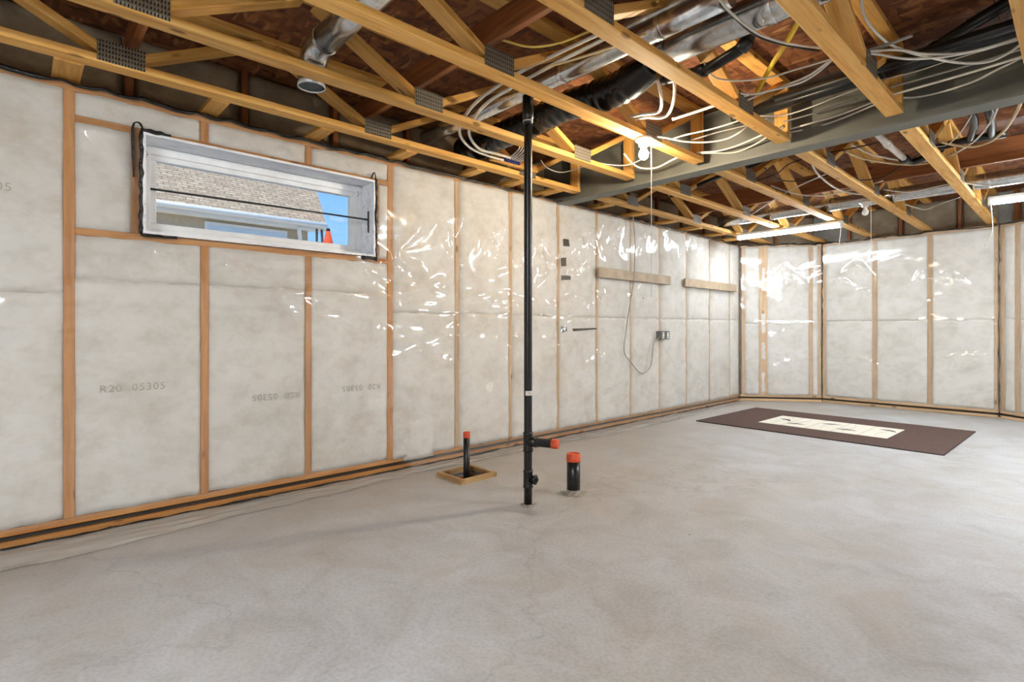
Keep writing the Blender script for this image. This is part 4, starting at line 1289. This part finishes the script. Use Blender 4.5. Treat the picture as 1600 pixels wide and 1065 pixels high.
link('cap', lathe_mesh([(.0243, .418), (.0255, .42), (.0255, .455), (.024, .458), (.02, .458), (.02, .452)], 24), M['orange'], s2)
# board frame round the pit
fb = empty('form_box', (-3.005, 2.345, 0))
tag(fb, 'square frame of rough boards set into the floor round the slim riser', 'box')
hx, hy, tk = 0.12, 0.13, 0.026
for p0, p1 in (((-hx - tk, -hy - tk / 2, .002), (hx + tk, -hy - tk / 2, .002)), ((-hx - tk, hy + tk / 2, .002), (hx + tk, hy + tk / 2, .002)),
               ((-hx - tk / 2, -hy, .002), (-hx - tk / 2, hy, .002)), ((hx + tk / 2, -hy, .002), (hx + tk / 2, hy, .002))):
    member('board', p0, p1, tk, 0.062, M['box_wood'], fb)
for b in ((-hx, hx, -hy, -hy + .008, -.138, -.03), (-hx, hx, hy - .008, hy, -.138, -.03), (-hx, -hx + .008, -hy + .008, hy - .008, -.138, -.03), (hx - .008, hx, -hy + .008, hy - .008, -.138, -.03)):
    link('pit_lining', boxes_mesh([b]), M['dark_wood'], fb)
link('pit_soil', boxes_mesh([(-hx + .008, hx - .008, -hy + .008, hy - .008, -.139, -.11)]), M['dirt'], fb)

# ------------------------------------------------------------------ mat
mx0, mx1, my0, my1 = -3.015, -0.79, 5.655, 7.19
mt_ = empty('floor_mat', ((mx0 + mx1) / 2, (my0 + my1) / 2, 0), math.radians(-1.2))
tag(mt_, 'large dark brown floor mat with a cream strip of five leaf pictures', 'mat')
a, b = (mx1 - mx0) / 2, (my1 - my0) / 2
bm = bmesh.new()
bmesh.ops.create_cube(bm, size=1, matrix=Matrix.Diagonal((2 * a, 2 * b, 0.009, 1)))
bmesh.ops.translate(bm, verts=bm.verts, vec=(0, 0, 0.0055))
bmesh.ops.bevel(bm, geom=bm.edges[:], offset=0.003, segments=2, affect='EDGES')
me = bpy.data.meshes.new('mesh'); bm.to_mesh(me); bm.free()
link('mat_body', me, M['mat'], mt_)
for p in (((-a, -b), (a, -b)), ((a, -b), (a, b)), ((a, b), (-a, b)), ((-a, b), (-a, -b))):
    link('edge_binding', tube_mesh([(p[0][0], p[0][1], .0055), (p[1][0], p[1][1], .0055)], .0055, 8), M['matedge'], mt_)
pw, ph = 1.215, 0.665
pcx, pcy = -1.8925 - (mx0 + mx1) / 2, 6.408 - (my0 + my1) / 2
for i in range(5):
    x0 = pcx - pw / 2 + i * pw / 5
    pr = link('picture_panel', boxes_mesh([(x0, x0 + pw / 5, pcy - ph / 2, pcy + ph / 2, .0098, .0112)]), M['matwhite'], mt_)
    if i:
        link('panel_line', boxes_mesh([(x0 - .0025, x0 + .0025, pcy - ph / 2, pcy + ph / 2, .0112, .0117)]), M['matline'], pr)
    # one slim leaf per picture
    cx_, cy_ = x0 + pw / 10 + (0.02, -0.03, 0.0, -0.03, 0.02)[i], pcy + (0.04, -0.16, 0.10, -0.14, 0.13)[i]
    ang = math.radians((-38, 12, 20, 8, -30)[i])
    lv = []
    m_ = 13
    for s_ in range(m_):
        t = s_ / (m_ - 1)
        wv = 0.030 * math.sin(math.pi * t ** 0.8)
        bend = 0.03 * math.sin(math.pi * t)
        for sg in (-1, 1):
            px, py = (t - .5) * 0.20, sg * wv + bend
            lv.append((cx_ + px * math.cos(ang) - py * math.sin(ang), cy_ + px * math.sin(ang) + py * math.cos(ang), .0117))
    link('leaf_print', mesh_from(lv, [(2 * s_, 2 * s_ + 2, 2 * s_ + 3, 2 * s_ + 1) for s_ in range(m_ - 1)]), M['matink'], pr)
    stem = [(cx_ + .02 * math.sin(i), pcy - ph * .42, .0114), (cx_ - .03, pcy - .1, .0114), (cx_ + .01, pcy + .1, .0114), (cx_ + .03 * math.cos(i), pcy + ph * .38, .0114)]
    link('stem_print', tube_mesh(stem, .0013, 6, 5), M['matline'], pr)

# ------------------------------------------------------------------ on the left wall
for (y0, y1, lb) in ((4.376, 5.774, 'longer-looking taupe board fixed to the left wall, nearer the vent stack'), (6.12, 7.546, 'taupe board fixed to the left wall closer to the far corner')):
    o = member('wall_board', (WX + .066, y0, 1.638), (WX + .066, y1, 1.638), 0.022, 0.102, M['board'])
    tag(o, lb, 'board', 'boards on the left wall')
ob = empty('outlet_box', (WX + .045, 5.625, 0.98), math.pi / 2)
tag(ob, 'grey metal double outlet box on the left wall fed by a loose cable', 'outlet')
link('box_shell', boxes_mesh([(-.095, .0, -.045, .02, -.05, .05), (.006, .095, -.045, .02, -.05, .05)]), M['iron'], ob)
for xx in (-.048, .05):
    rp = link('receptacle', boxes_mesh([(xx - .018, xx + .018, -.05, -.044, -.036, .036)]), M['lampwhite'], ob)
    for zz in (-.018, .018):
        link('slot', boxes_mesh([(xx - .007, xx - .004, -.0507, -.0497, zz - .006, zz + .006), (xx + .004, xx + .007, -.0507, -.0497, zz - .006, zz + .006)]), M['blackc'], rp)
wc = [(-3.40, 4.96, 2.345), (-3.415, 4.99, 2.30), (-3.415, 5.03, 2.01), (-3.395, 4.99, 1.75), (-3.393, 4.975, 1.60), (-3.415, 4.943, 1.364), (-3.415, 4.87, 1.08), (-3.415, 4.824, .815), (-3.415, 4.95, .69), (-3.415, 5.154, .552), (-3.415, 5.335, .623), (-3.415, 5.385, .80), (-3.415, 5.41, .89), (-3.415, 5.535, .96)]
tag(link('power_cable', tube_mesh(wc, .0055, 8, 6), M['grey']), 'grey cable hanging in a loop down the left wall to the outlet box', 'cable')

# ------------------------------------------------------------------ lamps
def lampholder(x, y, z, label, lit, chain):
    e = empty('bulb_lamp', (x, y, z))
    tag(e, label, 'lamp')
    link('lampholder', lathe_mesh([(0.02, 0.0), (.056, 0.0), (.058, -.008), (.05, -.02), (.034, -.028), (.030, -.05), (.026, -.055)], 28), M['lampwhite'], e)
    link('bulb', lathe_mesh([(.012, -.050), (.013, -.064), (.020, -.078), (.028, -.092), (.031, -.106), (.029, -.12), (.022, -.132), (.012, -.139), (.002, -.141)], 24), M['bulb_glow'] if lit else M['lampwhite'], e)
    link('pull_cord', tube_mesh([(.045, .02, -.02), (.046, .02, -.3), (.046, .021, -.7), (.046, .02, chain)], .0018 if lit else .003, 6), M['string'], e)
    link('cord_knob', lathe_mesh([(.001, chain - .012), (.006, chain - .008), (.006, chain), (.001, chain + .004)], 10), M['string'], e)
    return e
lampholder(-1.99, 3.03, CZ0, 'bare glowing bulb in a white holder under the wooden truss, pull cord hanging', True, -1.05)
ul = lampholder(-1.56, 6.44, CZ0 + .06, 'unlit white bulb holder with a hanging cord between far trusses', False, -1.05)
link('mount_bracket', boxes_mesh([(-.03, .13, -.03, .03, .0, .02)]), M['lampwhite'], ul)

def strip_light(x, y, z, rz, label, cord, glow='tube_glow'):
    e = empty('strip_light', (x, y, z), rz)
    tag(e, label, 'lamp', 'strip lights')
    bm = bmesh.new()
    bmesh.ops.create_cube(bm, size=1, matrix=Matrix.Diagonal((1.22, .085, .03, 1)))
    bmesh.ops.translate(bm, verts=bm.verts, vec=(0.61, 0, .016))
    bmesh.ops.bevel(bm, geom=bm.edges[:], offset=0.006, segments=2, affect='EDGES')
    me = bpy.data.meshes.new('mesh'); bm.to_mesh(me); bm.free()
    link('housing', me, M['lampwhite'], e)
    for yy in (-.022, .022):
        link('tube', tube_mesh([(.035, yy, -.020), (.4, yy, -.020), (.8, yy, -.020), (1.185, yy, -.020)], .018, 14), M[glow], e)
    for xx in (.012, 1.208):
        link('end_socket', boxes_mesh([(xx - .011, xx + .011, -.042, .042, -.042, .004)]), M['lampwhite'], e)
    for xx in (.2, 1.02):
        link('hanger', tube_mesh([(xx, 0, .031), (xx, 0, .06)], .003, 6), M['iron'], e)
    if cord:
        link('pull_cord', tube_mesh(cord, .004, 6, 4), M['string'], e)
    return e
strip_light(-3.12, 6.93, 2.265, 0, 'lit strip light hanging below the far trusses left of the unlit bulb', [(1.21, -.03, -.03), (1.205, -.03, -.12), (1.195, -.03, -.20), (1.2, -.03, -.27)])
strip_light(-0.64, 6.80, 2.275, 0, 'lit strip light cut off by the right edge of the view', [(.02, -.03, -.03), (.03, -.03, -.18), (.03, -.02, -.30), (-.03, .06, -.42)])
strip_light(-0.5, -1.75, 2.262, math.pi / 2, 'added unseen strip light behind the left shoulder of the camera', None, 'near_fill_glow')  # added lamp, out of view, to brighten the foreground
strip_light(0.3, -2.0, 2.262, 0, 'added unseen strip light in the part of the room behind the camera', None, 'near_fill_glow')  # extra unseen fixture put in to light the near floor and wall
strip_light(1.3, 4.35, 2.262, math.pi / 2, 'added unseen strip light in the part of the room right of the view', None, 'side_fill_glow')  # invented fixture that lifts the middle of the room

# ------------------------------------------------------------------ outside the window
tag(link('ground', boxes_mesh([(-60, -3.95, -40, 50, 1.30, 1.40)]), M['bounce_ground']), 'unseen ground outside the window, pale to bounce light', None, None, 'structure')
hs = empty('neighbor_house', (-7.0, 0, 1.4))
tag(hs, 'neighboring beige house with tan shingled roof seen through the window', 'house')
def hbox(nm, b, mat, par=None):
    return link(nm, boxes_mesh([b]), M[mat], par or hs)
hbox('house_wall', (-6.4, -.14, -9, 2.86, 0, .98), 'stucco')
hbox('soffit', (-.16, .0, -9.3, 3.05, .975, .985), 'trimwhite')
hbox('fascia', (-.02, .0, -9.3, 3.05, .985, 1.08), 'trimwhite')
gt = link('gutter', tube_mesh([(.036, -9.3, 1.045), (.036, 0, 1.045), (.036, 3.05, 1.045)], .036, 12), M['trimwhite'], hs)
link('downspout', tube_mesh([(.0, 2.70, 1.0), (-.05, 2.71, .93), (-.10, 2.74, .86), (-.10, 2.74, .0)], .028, 8), M['trimwhite'], hs)
r0 = [(-.02, -9.3, 1.085), (-.02, 3.06, 1.085), (-2.8, 3.62, 3.92), (-2.8, -9.3, 3.92)]
rv = [Vector(p) for p in r0]
# roof as its own local frame so that the shingle courses run along the eave
rx = Vector((0, 1, 0)); ry = Vector((-1, 0, 1)).normalized(); rz_ = rx.cross(ry)
orr = Vector((-.02, -9.3, 1.085))
lv = [((p - orr).dot(rx), (p - orr).dot(ry), 0) for p in rv]
lv += [(x, y, -.03) for x, y, z in lv]
ro = link('roof', mesh_from(lv, BOXF[::1]), M['shingle'], hs)
mm = Matrix((rx, ry, rz_)).transposed().to_4x4(); mm.translation = orr
ro.matrix_local = mm
hw = hbox('window_frame', (-.142, -.115, 1.62, 2.58, .48, .935), 'trimwhite')
hbox('window_pane', (-.114, -.112, 1.655, 2.545, .52, .90), 'housepane', hw)
cn = empty('traffic_cone', (-4.62, 2.035, 1.4))
tag(cn, 'orange cone outside the window with a dark tip', 'cone')
link('cone_body', lathe_mesh([(.14, .02), (.125, .06), (.018, .53)], 24), M['orange'], cn)
link('cone_tip', lathe_mesh([(.019, .525), (.016, .55), (.010, .555)], 20), M['blackc'], cn)
link('cone_base', boxes_mesh([(-.18, .18, -.18, .18, 0, .03)]), M['blackc'], cn)
for i, (dy, lean) in enumerate(((0.0, 0.0), (0.045, 0.03))):
    tag(link('garden_stake', tube_mesh([(0, 0, 0), (0, -lean, .56)], .011, 8), M['blackc'], None, (-4.75, 1.985 + dy + lean, 1.4)),
        ('dark upright stake outside the window left of the orange cone', 'dark leaning stake outside the window next to the orange cone')[i], 'stake')
